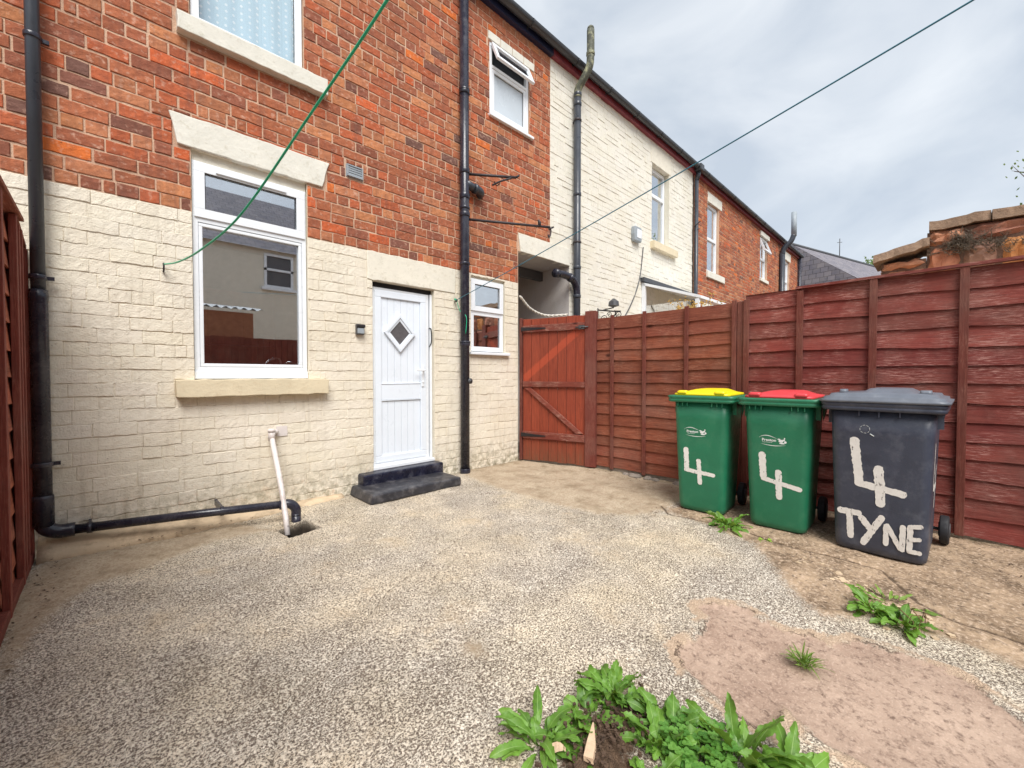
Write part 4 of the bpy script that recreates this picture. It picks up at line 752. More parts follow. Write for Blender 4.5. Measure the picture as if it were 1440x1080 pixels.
b = MB(); b.col = (.85, .85, .85); b.add([(FX-.05, -3.2, 1.978), (FX-.05, -4.66, 1.996), (FX+.03, -4.66, 2.0), (FX+.03, -3.2, 1.982), (FX-.05, -3.2, 2.0), (FX-.05, -4.66, 2.018), (FX+.03, -4.66, 2.022), (FX+.03, -3.2, 2.004)], [(0, 1, 2, 3), (7, 6, 5, 4), (0, 4, 5, 1), (3, 2, 6, 7), (0, 3, 7, 4), (1, 5, 6, 2)]); b.build('capping_rail', M['fence2'], fr, colour=True)
gb = MB(); gb.box(FX-.005, FX+.06, -2.7, -.96, -.02, .062); gb.build('gravel_board', M['rubble'], fr, bevel=.008)
for k in range(16):
    b = MB(); y = -1.35-random.random()*1.2; r_ = random.uniform(.025, .06); x = FX-.05-random.random()*.06
    vs = [(x+random.uniform(.7, 1)*r_*math.cos(a)*math.cos(e_), y+1.3*r_*random.uniform(.7, 1)*math.sin(a)*math.cos(e_), .005+r_*.7*math.sin(e_)) for e_ in (-.4, .3, .9) for a in [q*math.pi/3.5 for q in range(7)]]
    b.loft([vs[:7], vs[7:14], vs[14:]]); tag(b.build('stone', M['rubble']), 'grey rubble stones lying along the foot of the gate end of the fence', 'stone', 'rubble stones under the fence')
# left fence, tinted brighter: light put into the colour of its shaded face
fl = thing('fence', 'red brown lapped panel fence at the left edge beside the black downpipe', 'fence', (0, 0, 0))
LX = -.405
lap_panel(LX, -.05, -.40, .05, 2.02, 14, 1, 1.55, curve=lambda t: .10*t).build('panel', M['fence'], fl, colour=True)
lap_panel(LX, -.47, -2.3, .0, 2.10, 14, 1, 1.55).build('panel', M['fence'], fl, colour=True)
lap_panel(LX, -2.36, -4.2, .0, 2.10, 14, 1, 1.55).build('panel', M['fence'], fl, colour=True)
for y in (-.065, -.27, -.385): batten(fl, LX, y, .02, 2.0 if y > -.1 else 2.07, .035, .03, 1, tint=1.4)
for y in (-.49, -.95, -1.4, -1.85, -2.28, -2.38, -2.85): batten(fl, LX, y, .0, 2.10, .05, .03, 1, tint=1.4)
b = MB(); b.col = (1, 1, 1); b.box(LX-.04, LX+.035, -.468, -.405, -.05, 2.1); b.build('post', M['batten'], fl, bevel=.004, colour=True)
b = MB(); b.box(LX-.05, LX+.065, -2.3, -.33, 2.105, 2.128); b.col = (1, 1, 1); b.build('capping_rail', M['fence'], fl, bevel=.004, colour=True)
b = MB(); b.add([(LX-.03, -.03, 2.005), (LX+.045, -.03, 2.005), (LX+.045, -.38, 2.105), (LX-.03, -.38, 2.105), (LX-.03, -.03, 2.03), (LX+.045, -.03, 2.03), (LX+.045, -.38, 2.13), (LX-.03, -.38, 2.13)], [(0, 1, 2, 3), (7, 6, 5, 4), (0, 4, 5, 1), (3, 2, 6, 7), (0, 3, 7, 4), (1, 5, 6, 2)]); b.build('capping_rail', M['fence'], fl, colour=True)
b = MB(); b.box(LX-.02, LX+.05, -2.3, -.05, -.03, .055); b.build('gravel_board', M['batten'], fl, bevel=.006, colour=True)
# gate : local x runs from the hinges (house wall) to the latch, local -y faces the yard
gang = math.atan2(-.955+.02, 4.435-4.15); GL = math.hypot(.935, .285)
gt = thing('gate', 'orange red ledged and braced wooden gate between the house corner and fence', 'gate', (4.15, -.02, .02), gang)
b = MB(); nb_ = 7
for k in range(nb_):
    t = random.uniform(.85, 1.12); a = .045+(GL-.075)*k/nb_; b.col = (t, t*random.uniform(.95, 1.02), t); b.box(a+.002, a+(GL-.075)/nb_-.003, -.004, .018, .0+random.uniform(0, .015), 1.955+random.uniform(-.006, .006))
b.build('board', M['gate'], gt, bevel=.003, colour=True)
for z in (1.77, 1.02, .31):
    b = MB(); b.col = (.95, .95, .95); b.box(.05, GL-.03, -.034, -.0045, z, z+.095 if z != 1.02 else z+.075); b.build('ledge', M['ledge'], gt, bevel=.006, colour=True)
b = MB(); b.col = (1.05, 1, .95); b.prism([(.08, 1.005), (.17, 1.012), (GL-.05, .42), (GL-.14, .412)], -.032, -.0045); b.build('brace', M['ledge'], gt, bevel=.005, colour=True)
b = MB(); b.col = (.72, .72, .72); b.box(-.0, .038, -.03, .06, .0, 1.97); b.build('hinge_post', M['batten'], gt, bevel=.005, colour=True)
b = MB(); b.col = (1, .95, .95); b.box(GL-.027, GL+.115, -.03, .06, -.0, 2.0); b.build('latch_post', M['batten'], gt, bevel=.005, colour=True)
for z in (1.815, .355): b = MB(); b.prism([(.03, z-.025), (.03, z+.03), (.40, z+.008), (.40, z-.008)], -.041, -.0345); b.build('strap_hinge', M['black'], gt)
b = MB(); b.tube([(GL-.15, -.043, 1.80), (GL+.02, -.043, 1.80)], .008, 8); b.box(GL-.11, GL-.03, -.042, -.0345, 1.775, 1.825); b.tube([(GL-.08, -.045, 1.80), (GL-.08, -.075, 1.785)], .007, 8); b.build('bolt', M['dgrey'], gt)

# =================================================================== WHEELIE BINS  (local x = away from viewer, front face at x~0, y = width)
def rrect(x0, x1, y0, y1, z, r=.05, n=5):
    pts = []
    for cx_, cy_, a0 in ((x1-r, y1-r, 0), (x0+r, y1-r, 90), (x0+r, y0+r, 180), (x1-r, y0+r, 270)):
        for k in range(n+1): a = R(a0+90*k/n); pts.append((cx_+r*math.cos(a), cy_+r*math.sin(a), z))
    return pts
def wheelie(label, loc_, rz, wb, wt, db, dt, H, mb_, ml, small):
    t = thing('wheelie_bin', label, 'wheelie bin', loc_, rz, 'wheelie bins along the fence')
    fx = lambda z: -.035*(z/H); hw_ = lambda z: (wb+(wt-wb)*z/H)/2; bx = lambda z: db+(dt-db)*z/H
    b = MB(); b.smooth = True; secs = []
    for z in [0, .012, .05, .2, .4, .6, .8, H-.06]:
        ins = .018 if z == 0 else .005 if z == .012 else 0; secs.append(rrect(fx(z)+ins, bx(z)-ins, -hw_(z)+ins, hw_(z)-ins, z, .055))
    b.loft(secs)
    z = H-.06; rim = [(-.004, z+.001, .055), (.026, z+.002, .05), (.034, z+.008, .05), (.034, H-.034, .05), (.030, H-.028, .05), (.036, H-.022, .05), (.036, H-.003, .05), (.03, H, .05)]
    b.loft([rrect(fx(z_)-e_, bx(z_)+e_, -hw_(z_)-e_*1.35, hw_(z_)+e_*1.35, z_, r_) for e_, z_, r_ in rim])
    for s in (-1, 1):                                # corner gussets below the rim
        for yy in ((.10, .14, .18) if small else (.10,)): b.box(fx(z)-.022, fx(z)+.004, s*yy-.003, s*yy+.003, z-.03, z+.003, smooth=False)
        b.box(.10, .104, s*hw_(z), s*(hw_(z)+.03), z-.10, z+.002, smooth=False)
        vs = [(bx(z)*.8, s*hw_(z), z), (bx(z)*.8, s*(hw_(z)+.03), z), (bx(z)*.8+.05, s*hw_(z), z-.14), (bx(z)+.02, s*(hw_(z)+.03), z)]; b.add(vs, [(0, 1, 2), (1, 3, 2)], smooth=False)
    b.box(bx(0)-.02, bx(0)+.06, -wb/2+.03, wb/2-.03, .06, .18, smooth=False)
    if not small: b.box(fx(z)-.022, fx(z)+.004, -.003, .003, z-.035, z+.003, smooth=False)
    body = b.build('body', mb_, t)
    # back handle bar
    hb_ = MB(); zt = H-.01; hb_.tube([(bx(H)+.075, -hw_(H)*.95, zt), (bx(H)+.085, 0, zt), (bx(H)+.075, hw_(H)*.95, zt)], .014, 10)
    for s in (-1, -.35, .35, 1): hb_.box(bx(H)+.02, bx(H)+.08, s*hw_(H)*.9-.012, s*hw_(H)*.9+.012, zt-.03, zt+.012)
    hb_.build('handle', mb_, t, bevel=.004)
    x0, x1, y1 = fx(H), bx(H), hw_(H)
    l = MB(); l.smooth = True
    if small:
        l.loft([rrect(x0-.004, x1+.04, -y1-.004, y1+.004, H+.001, .05), rrect(x0-.002, x1+.04, -y1, y1, H+.018, .05), rrect(x0+.03, x1+.03, -y1+.05, y1-.05, H+.026, .05), rrect(x0+.13, x1-.03, -y1+.11, y1-.14, H+.052, .04), rrect(x0+.16, x1-.05, -y1+.13, y1-.16, H+.056, .04)])
        for s in (-1, 1): l.loft([rrect(x0-.006, x0+.07, s*(y1-.075)-.045, s*(y1-.075)+.045, H+.012, .02), rrect(x0-.008, x0+.065, s*(y1-.075)-.043, s*(y1-.075)+.043, H+.036, .02), rrect(x0+.01, x0+.055, s*(y1-.075)-.03, s*(y1-.075)+.03, H+.044, .018)])
    else:
        l.loft([rrect(x0-.042, x1+.05, -y1-.06, y1+.06, H-.002, .06), rrect(x0-.044, x1+.05, -y1-.062, y1+.062, H+.014, .06), rrect(x0-.03, x1+.045, -y1-.042, y1+.042, H+.018, .06), rrect(x0-.028, x1+.045, -y1-.038, y1+.038, H+.034, .06), rrect(x0-.012, x1+.04, -y1-.012, y1+.012, H+.038, .06), rrect(x0+.0, x1+.03, -y1+.0, y1-.0, H+.056, .06), rrect(x0+.10, x1-.04, -y1+.10, y1-.16, H+.064, .05), rrect(x0+.14, x1-.07, -y1+.14, y1-.19, H+.088, .05), rrect(x0+.16, x1-.09, -y1+.16, y1-.21, H+.09, .05)])
        for s, q in ((-1, .06), (1, .045)): l.loft([rrect(x0+.10, x0+.20, s*(y1-.055)-q/2, s*(y1-.055)+q/2, H+.05, .015), rrect(x0+.11, x0+.19, s*(y1-.055)-q/2+.004, s*(y1-.055)+q/2-.004, H+.082, .015)])
    l.build('lid', ml, t)
    for s in (-1, 1):
        wv = MB(); yy = s*(wb/2+(.035 if small else .055)); xx = db+.06; rr = .10; wv.tube([(xx, yy-.025, rr), (xx, yy-.02, rr), (xx, yy+.02, rr), (xx, yy+.025, rr)], [rr-.012, rr, rr, rr-.012], 24); wo = wv.build('wheel', M['rubber'], t, bevel=.004)
        wv = MB(); wv.tube([(xx, yy-.03, rr), (xx, yy+.03, rr)], .05, 16); wv.build('hub', M['dgrey'], wo)
    a = MB(); a.tube([(db+.06, -wb/2-.06, .10), (db+.06, wb/2+.06, .10)], .012, 8); a.build('axle', M['dgrey'], t)
    face = lambda u, v, off: (lambda z: (fx(z)-off, hw_(z)*(1-2*u), z))(v*(H-.06))     # u from the left (viewer), v from the ground
    side = lambda u, v, off: (lambda z: (fx(z)+(bx(z)-fx(z))*u, -hw_(z)-off, z))(v*(H-.06))
    return t, face, side
def strokes(parent, face, lines, wdt, sx, sy, name='painted_number', mat=None):
    """brush strokes with ragged edges, each laid a hair above the one before"""
    b = MB(); off = .0012
    for ln in lines:
        (u0, v0), (u1, v1) = ln[:2]; w_ = ln[2] if len(ln) > 2 else wdt
        dx, dy = (u1-u0)*sx, (v1-v0)*sy; L_ = math.hypot(dx, dy); tx, ty = dx/L_, dy/L_; n = max(6, int(L_/.012)); vs = []
        for k in range(-2, n+3):
            q = min(max(k/n, 0), 1); e_ = (k/n-q)*L_
            cap = {-2: .25, -1: .8}.get(k, 1) if k < 0 else {n+2: .25, n+1: .8}.get(k, 1)
            ext = {-2: -w_*.48, -1: -w_*.32}.get(k, 0) if k < 0 else {n+2: w_*.48, n+1: w_*.32}.get(k, 0)
            for s in (-1, 1):
                hw2 = w_/2*cap*random.uniform(.86, 1.12); px_ = u0*sx+dx*q+tx*ext-ty*s*hw2; py_ = v0*sy+dy*q+ty*ext+tx*s*hw2
                vs.append(face(px_/sx, py_/sy, off))
        m_ = len(vs)//2; b.add(vs, [(2*k, 2*k+1, 2*k+3, 2*k+2) for k in range(m_-1)]); off += .0009
    return b.build(name, mat or M['wpaint'], parent)
def text_on(parent, face, txt, u, v, size, sx, sy, bold=0, off=.0012):
    cu = bpy.data.curves.new('lettering', 'FONT'); cu.body = txt; cu.size = size; cu.offset = bold; cu.resolution_u = 3; ob = bpy.data.objects.new('lettering', cu); COL.objects.link(ob)
    dg_ = bpy.context.evaluated_depsgraph_get(); me_ = bpy.data.meshes.new_from_object(ob.evaluated_get(dg_)); bpy.data.objects.remove(ob)
    for vt in me_.vertices: vt.co = face(u+vt.co.x/sx, v+vt.co.y/sy, off)
    me_.materials.clear(); me_.materials.append(M['logo']); o = bpy.data.objects.new('lettering', me_); COL.objects.link(o); o.parent = parent; return o
def logo(parent, face, u, v, sx, sy, k=1.):
    text_on(parent, face, 'Preston', u, v, .030*k, sx, sy, .0008); text_on(parent, face, 'City Council', u+.004*k/sx, v-.013*k/sy, .0125*k, sx, sy)
    b = MB()
    def arc(p, w0):
        pts = [(x_*k, y_*k) for x_, y_ in p]; L_ = []
        for (a, b_) in zip(pts, pts[1:]): L_.append(((u+a[0]/sx, v+a[1]/sy), (u+b_[0]/sx, v+b_[1]/sy)))
        vs = []
        for i, (a, b2) in enumerate(pts):
            w2 = w0*math.sin(math.pi*(i+.4)/(len(pts)-.2))*k; vs += [face(u+a/sx, v+(b2+w2)/sy, .0014), face(u+a/sx, v+(b2-w2)/sy, .0014)]
        b.add(vs, [(2*i, 2*i+1, 2*i+3, 2*i+2) for i in range(len(pts)-1)])
    arc([(-.02+.12*i/14, .024+.022*math.sin(math.pi*(i/14)**.8)) for i in range(15)], .0028)
    arc([(-.008+.165*i/14, -.024-.010*math.sin(math.pi*i/14)) for i in range(15)], .0026)
    for ox, oy, rx, ry in ((.125, .008, .016, .012), (.142, .016, .009, .007), (.112, .022, .010, .005), (.132, -.010, .018, .006), (.153, .001, .008, .010), (.148, .030, .004, .008)):      # small animal crest as a cluster of blobs
        c_ = [(ox+rx*math.cos(a*math.pi/5), oy+ry*math.sin(a*math.pi/5)) for a in range(10)]
        b.add([face(u+x_*k/sx, v+y_*k/sy, .0012+ox*.003) for x_, y_ in c_], [tuple(range(10))])
    b.build('emblem', M['logo'], parent)
HB = 1.015
Y_, fy, _ = wheelie('green wheelie bin with yellow lid, nearest the gate', (3.69, -2.68, .008), R(5), .38, .455, .43, .50, HB, M['green'], M['yellow'], True)
sx, sy = .40, HB-.06
strokes(Y_, fy, [((.22, .565), (.225, .385)), ((.21, .375), (.76, .355), .034), ((.47, .47), (.50, .27), .036)], .040, sx, sy); logo(Y_, fy, .24, .725, sx, sy, .95)
R_, fr_, _ = wheelie('green wheelie bin with red lid between the yellow lidded and black bins', (3.69, -3.255, .008), R(1.5), .38, .455, .43, .50, HB, M['green'], M['red'], True)
strokes(R_, fr_, [((.27, .60), (.285, .42), .046), ((.285, .405), (.87, .355), .034), ((.53, .47), (.55, .27), .042)], .046, sx, sy); logo(R_, fr_, .27, .715, sx, sy, .95)
K_, fk, sk = wheelie('charcoal wheelie bin with grey lid and large white hand painted address', (3.635, -3.85, .006), R(-2), .465, .525, .55, .59, HB, M['binblk'], M['lidgrey'], False)
sx = .50
strokes(K_, fk, [((.255, .79), (.30, .50), .05), ((.295, .49), (.735, .455), .046), ((.50, .605), (.525, .37), .052)], .045, sx, sy)
strokes(K_, (lambda u, v, o: fk(.045+u*.90, v, o)), [((.05, .275), (.275, .275)), ((.165, .26), (.175, .105)), ((.315, .245), (.43, .17)), ((.545, .27), (.335, .075)), ((.60, .22), (.60, .10), .032), ((.615, .225), (.76, .09), .032), ((.785, .235), (.785, .085), .034), ((.865, .245), (.865, .085), .034), ((.88, .25), (.975, .26), .028), ((.88, .165), (.965, .175), .026), ((.88, .085), (.975, .085), .028)], .042, sx, sy, 'painted_lettering')
strokes(K_, sk, [((.22, .78), (.22, .50)), ((.22, .50), (.62, .48)), ((.45, .62), (.45, .36))], .045, .6, sy)
b = MB()
for a0 in range(9): a = a0*.75; b.tube([fk(.36+.05*math.cos(a), .875+.028*math.sin(a), .0008), fk(.36+.05*math.cos(a+.5), .875+.028*math.sin(a+.5), .0008)], .0012, 4)
b.tube([fk(.41, .845, .001), fk(.45, .83, .001)], .003, 5); b.build('chalk_mark', M['logo'], K_)

# =================================================================== WEEDS
def leaf(mb, base, az, el, L_, W_, droop, serr=.25, lobes=6, petiole=.2, g=.5, twist=0., shape=1.):
    """one leaf: a 5-wide strip folded along the midrib, with a toothed outline"""
    n = 20; p = Vector(base); d_az = Vector((math.cos(az), math.sin(az), 0)); side = Vector((-math.sin(az), math.cos(az), 0)); vs = []; cs = []; e_ = el; lo_ = random.random(); cr_ = random.uniform(10, 18); bend = random.uniform(-.5, .5)
    for k in range(n+1):
        t = k/n
        if t < petiole: w_ = .05
        else:
            q = (t-petiole)/(1-petiole); w_ = math.sin(math.pi*min(1, q**(.85*shape)*.97+.03))**.75; tooth = abs(((q*lobes+lo_) % 1)*2-1); w_ *= (1-1.3*serr*tooth*random.uniform(.6, 1.2)) if q < .93 else 1
            w_ = max(w_, .04)
        fold = .35; nrm = Vector((-d_az.x*math.sin(e_), -d_az.y*math.sin(e_), math.cos(e_))); sd = (side*math.cos(twist*t)+nrm*math.sin(twist*t)); up = nrm
        hw2 = W_/2*w_; ru = random.uniform(-.07, .07)*W_; a2 = az+bend*t; d_az = Vector((math.cos(a2), math.sin(a2), 0)); side = Vector((-math.sin(a2), math.cos(a2), 0))
        for s_, f_ in ((-1, 1), (-.5, .42), (0, 0), (.5, .42), (1, 1)):
            vs.append(p+sd*(s_*hw2)+up*(f_*fold*hw2*(.6+.3*math.sin(t*9+az))+((ru+.13*W_*math.sin(t*cr_+s_*2)) if abs(s_) == 1 else 0))); cs.append((1 if s_ == 0 else .6 if abs(s_) == .5 else .0, min(1, max(0, g+random.uniform(-.08, .08)+.15*t)), 0))
        p = p+(d_az*math.cos(e_)+Vector((0, 0, math.sin(e_))))*(L_/n); e_ -= droop/n
    fs = [(5*k+j, 5*k+j+1, 5*k+j+6, 5*k+j+5) for k in range(n) for j in range(4)]
    b0 = len(mb.v); mb.add(vs, fs, smooth=True); mb.c[b0:] = cs
def rosette(label, x, y, n, L_, W_, el=(.35, 1.25), droop=(.9, 1.7), serr=.3, lobes=6, mat='leaf', g=(.15, .8), spread=.05, az=None, z=0., shape=1., pet=.22, cat='weed', group=None):
    b = MB()
    n = int(n*1.3)
    for k in range(n):
        a = (az[0]+(az[1]-az[0])*random.random()) if az else 2*math.pi*(k*.382+random.uniform(-.16, .16)); r_ = spread*random.random()
        l_ = L_*random.uniform(.42, .97); leaf(b, (r_*math.cos(a), r_*math.sin(a), z), a, random.uniform(*el), l_, W_*random.uniform(.75, 1.15)*(.6+.4*l_/L_), random.uniform(*droop), serr, lobes+random.randint(-1, 1), pet, (random.uniform(*g) if random.random() > .12 else 1.0), random.uniform(-1.1, 1.1), shape)
    o = b.build('weed', M[mat], colour=True); o.location = (x, y, 0); return tag(o, label, cat, group)

FG = 'leafy weeds in the patch of soil in the foreground'
rosette('toothed leafy weed at the back of the soil patch, farthest of the foreground clump', 1.335, -3.29, 30, .155, .052, el=(.5, 1.35), droop=(.7, 1.7), serr=.28, mat='leaf', g=(.2, .8), group=FG)
rosette('broad leaved weed between the back clump and the left clump, leaning over the soil', 1.19, -3.275, 15, .15, .062, el=(.3, 1.1), droop=(.6, 1.4), serr=.12, lobes=4, g=(.2, .7), group=FG)
rosette('weed at the left edge of the soil patch with long pale ribbed leaves', .985, -3.235, 24, .165, .042, el=(.5, 1.3), droop=(.7, 1.6), serr=.2, g=(.3, .9), group=FG)
rosette('low broad weed right of the leftmost one and left of the bare soil', 1.06, -3.30, 13, .13, .06, el=(.3, 1.0), droop=(.8, 1.5), serr=.18, lobes=5, g=(.1, .6), group=FG)
rosette('toothed weed in the middle of the foreground right of the wood chip', 1.255, -3.51, 20, .145, .05, el=(.6, 1.35), droop=(.7, 1.8), serr=.34, lobes=7, g=(.4, 1.), group=FG)
rosette('broad leaved weed behind the clover at the centre right of the clump', 1.335, -3.515, 16, .14, .058, el=(.6, 1.35), droop=(.7, 1.6), serr=.15, lobes=4, g=(.15, .7), group=FG)
rosette('large weed with long upright strap leaves at the right of the foreground clump', 1.385, -3.70, 17, .215, .056, el=(.6, 1.4), droop=(.5, 1.4), serr=.26, lobes=9, g=(.3, .85), pet=.12, group=FG)
rosette('weed at the bottom edge furthest right with long bright leaves', 1.40, -3.83, 14, .17, .05, el=(.5, 1.3), droop=(.6, 1.5), serr=.25, lobes=8, g=(.4, .95), group=FG)
rosette('weed at the bottom edge in front of the wood chip', 1.125, -3.545, 9, .11, .046, el=(.4, 1.2), droop=(.8, 1.7), serr=.3, g=(.3, .9), group=FG)
b = MB()
for k in range(150):
    a = random.uniform(0, 6.28); r_ = .105*math.sqrt(random.random()); p = Vector((r_*math.cos(a)*1.1, r_*math.sin(a)*1.1, random.uniform(.025, .06))); b0 = len(b.v)
    for q in range(3):
        az_ = a+q*2.09; c = p+Vector((math.cos(az_), math.sin(az_), .15))*.008; rr = random.uniform(.007, .011); b.add([c]+[c+Vector((rr*math.cos(t_*.785), rr*math.sin(t_*.785), .002*math.sin(t_*1.6))) for t_ in range(8)], [(0, i+1, (i+1) % 8+1) for i in range(8)])
    g_ = random.random(); b.c[b0:] = [(random.choice((0, 0, .93)) if 0 else 0, g_, 0)]*(len(b.v)-b0)
    b.tube([(p.x*.8, p.y*.8, 0), p], .0012, 3, col=(.5, .3, 0))
cl = b.build('clover', M['clover'], colour=True); cl.location = (1.315, -3.61, 0); tag(cl, 'mat of small round clover leaves between the foreground weeds', 'clover')
rosette('bright green weed growing at the foot of the yellow lidded bin', 3.50, -2.965, 26, .20, .05, el=(.25, 1.2), droop=(.6, 1.4), serr=.25, mat='leaf', g=(.4, 1.), cat='weed')
rosette('leafy weed before the black bin, left half of the clump in the crack', 2.76, -3.905, 24, .16, .042, el=(.3, 1.2), droop=(.7, 1.5), serr=.2, g=(.5, 1.), group='weeds in the crack before the black bin')
rosette('leafy weed before the black bin, right half of the clump in the crack', 2.70, -4.02, 18, .15, .045, el=(.3, 1.1), droop=(.7, 1.5), serr=.15, g=(.3, .8), group='weeds in the crack before the black bin')
rosette('small yellowed moss coloured weed behind the crack weeds below the black bin', 2.92, -3.95, 26, .10, .02, el=(.1, .9), droop=(.4, 1.2), serr=.2, mat='grassy', g=(.2, .9), spread=.12)
rosette('tiny yellow green leaf pair at the base of the red lidded bin', 3.40, -3.26, 7, .07, .025, el=(.1, .8), mat='leaf2', g=(.4, 1.))
b = MB()
for k in range(60):
    a = random.uniform(0, 6.28); leaf(b, (random.gauss(0, .012), random.gauss(0, .012), 0), a, random.uniform(.4, 1.4), random.uniform(.05, .10), .006, random.uniform(.3, 1.2), 0, 1, .05, random.random())
gt_ = b.build('grass_tuft', M['grassy'], colour=True); gt_.location = (2.045, -3.75, 0); tag(gt_, 'small spiky grass tuft alone on the pink concrete patch', 'grass tuft')
b = MB()
for k in range(7):
    p = Vector((random.gauss(0, .05), random.gauss(0, .05), 0)); b.tube([p, p+Vector((random.gauss(0, .02), random.gauss(0, .02), random.uniform(.03, .07))), p+Vector((random.gauss(0, .04), random.gauss(0, .04), random.uniform(.05, .11)))], [.0015, .0016, .003], 4)
ds_ = b.build('dry_stalk', M['dry']); ds_.location = (2.74, -4.04, 0); tag(ds_, 'thin brown dry stalks standing in the crack weeds', 'dry stalk')
b = MB(); b.loft([[(.0, -.016, 0), (.0, .014, 0), (.0, .016, .016), (.0, -.012, .018)], [(.05, -.017, 0), (.05, .019, 0), (.05, .014, .02), (.05, -.012, .021)], [(.10, -.006, 0), (.10, .015, 0), (.10, .011, .014), (.10, -.002, .013)], [(.135, .004, .003), (.135, .010, .003), (.135, .009, .007), (.135, .005, .007)]])
wc = b.build('wood_chip', M['wood']); wc.location = (1.02, -3.40, .035); wc.rotation_euler = (.1, -.05, .45); tag(wc, 'pale pointed splinter of wood lying on the dark soil', 'wood chip')
b = MB()
for k in range(9):
    secs = []
    secs = [(.07*k/8, .022*math.sin(math.pi*(k+.3)/8.6), .004*math.sin(k*.9))]
b2 = MB(); top = [(.075*k/8, .02*math.sin(math.pi*min(1, (k+.2)/8.4)), .006+.006*math.sin(k*.8)) for k in range(9)]; bot = [(x_, -y_, z_+.008) for x_, y_, z_ in top]
b2.add(top+bot, [(k, k+1, k+10, k+9) for k in range(8)]); dl = b2.build('dead_leaf', M['wood']); dl.location = (1.0, -3.33, .03); dl.rotation_euler = (.2, 0, 2.2); tag(dl, 'curled dead tan leaf at the left of the foreground soil', 'dead leaf')
b = MB()
for k in range(260):
    a = random.uniform(0, 6.28); x_, y_ = 1.13+random.gauss(0, .11), -3.37+random.gauss(0, .06)
    if k % 6 == 0: d_ = Vector((math.cos(a), math.sin(a), random.uniform(0, .2)))*random.uniform(.02, .07); p = Vector((x_, y_, .04)); b.tube([p, p+d_*.5+Vector((0, 0, .006)), p+d_], .0012, 4)
    else:
        s_ = random.uniform(.003, .009); c = Vector((x_, y_, .036)); b.loft([[c+Vector((s_*random.uniform(.6, 1)*math.cos(q*1.26+a), s_*random.uniform(.6, 1)*math.sin(q*1.26+a), z_*s_)) for q in range(5)] for z_ in (-.5, .1, .7)])
tag(b.build('soil_crumbs', M['soil']), 'loose dark soil crumbs and dry bits among the foreground weeds', 'soil', kind='stuff')
b = MB()
for cx_, cy_, s0, n_ in ((.55, -.18, .16, 34), (.25, -.17, .12, 26), (1.1, -.55, .08, 26), (.0, -.25, .12, 16), (3.4, -2.45, .16, 30), (3.3, -3.5, .1, 20), (2.95, -4.0, .16, 50), (4.35, -1.4, .12, 60), (4.3, -2.6, .14, 50), (4.25, -3.6, .16, 60), (4.2, -4.4, .2, 90), (3.9, -4.6, .2, 60), (-.28, -.6, .05, 50), (-.3, -1.1, .06, 40), (3.6, -.05, .2, 40), (2.0, -.62, .2, 30)):
    for k in range(n_):
        a = random.uniform(0, 6.28); s_ = random.uniform(.004, .013); c = Vector((cx_+random.gauss(0, s0), cy_+random.gauss(0, .03 if cy_ > -.3 else .22 if abs(cx_) > 3.8 or cx_ < 0 else .05), .012 if cy_ < -.3 else .03)); u_ = Vector((math.cos(a), math.sin(a), random.uniform(-.2, .3)))*s_; v_ = Vector((-math.sin(a), math.cos(a), random.uniform(-.2, .3)))*s_*.45; b.add([c+u_, c+v_, c-u_, c-v_], [(0, 1, 2, 3)])
bc = MB()
for k in range(120):
    q = random.random(); x_, y_ = 3.2-.45*q+random.gauss(0, .05), -3.62-.45*q+random.gauss(0, .07); s_ = random.uniform(.006, .02)*random.uniform(.5, 1.2); a = random.uniform(0, 6.28); bc.loft([[(x_+s_*random.uniform(.6, 1.1)*math.cos(i_*1.26+a), y_+s_*random.uniform(.6, 1.1)*math.sin(i_*1.26+a), z_*s_*.6) for i_ in range(5)] for z_ in (-.4, .3, .7)])
tag(bc.build('concrete_crumbs', M['conc']), 'pale broken concrete crumbs along the crack before the black bin', 'rubble', kind='stuff')
tag(b.build('leaf_litter', M['soil']), 'scattered crumbs of dead leaf litter on the concrete', 'leaf litter', kind='stuff')


# =================================================================== BEYOND THE FENCE
sw = thing('stone_wall', 'old red sandstone wall rising beyond the fence at right with rough capping', 'wall', (9.2, -4, 0))
def stones(X, Y0, Y1, Z0, Z1, rowh, mat, name):
    b = MB(); z = Z0
    while z < Z1-.05:
        h_ = min(rowh*random.uniform(.8, 1.2), Z1-z); y = Y0
        if Z1-z-h_ < .08: h_ = Z1-z
        while y > Y1+.01:
            l_ = min(random.uniform(.35, .75), y-Y1); l_ = y-Y1 if y-Y1-l_ < .15 else l_
            t = random.choice([srgb(204, 140, 110), srgb(214, 156, 124), srgb(186, 134, 114), srgb(222, 160, 106), srgb(176, 140, 122)]); j = lambda s=.012: random.uniform(-s, s)
            ny_, nz_ = 5, 4; vs = []
            for a in range(ny_+1):
                for c in range(nz_+1):
                    e_ = min(a, ny_-a, c, nz_-c); f_ = 0 if e_ == 0 else .07+j(.035)
                    vs.append((X-f_, y-.01-(l_-.02)*a/ny_+j(.022), z+.008+(h_-.016)*c/nz_+j(.022)))
            b.add(vs, [(a*(nz_+1)+c, (a+1)*(nz_+1)+c, (a+1)*(nz_+1)+c+1, a*(nz_+1)+c+1) for a in range(ny_) for c in range(nz_)], col=t, smooth=False); y -= l_
        z += h_
    b.box(X-.01, X+.5, Y1, Y0, Z0, Z1-.01, col=srgb(128, 104, 90)); o = loc(sw, b.build(name, mat, colour=True)); return o
stones(9.2, -3.95, -9, -.1, 3.42, .38, M['sand'], 'wall_face'); stones(9.2, -3.42, -3.945, -.1, 3.04, .32, M['sand'], 'wall_face')
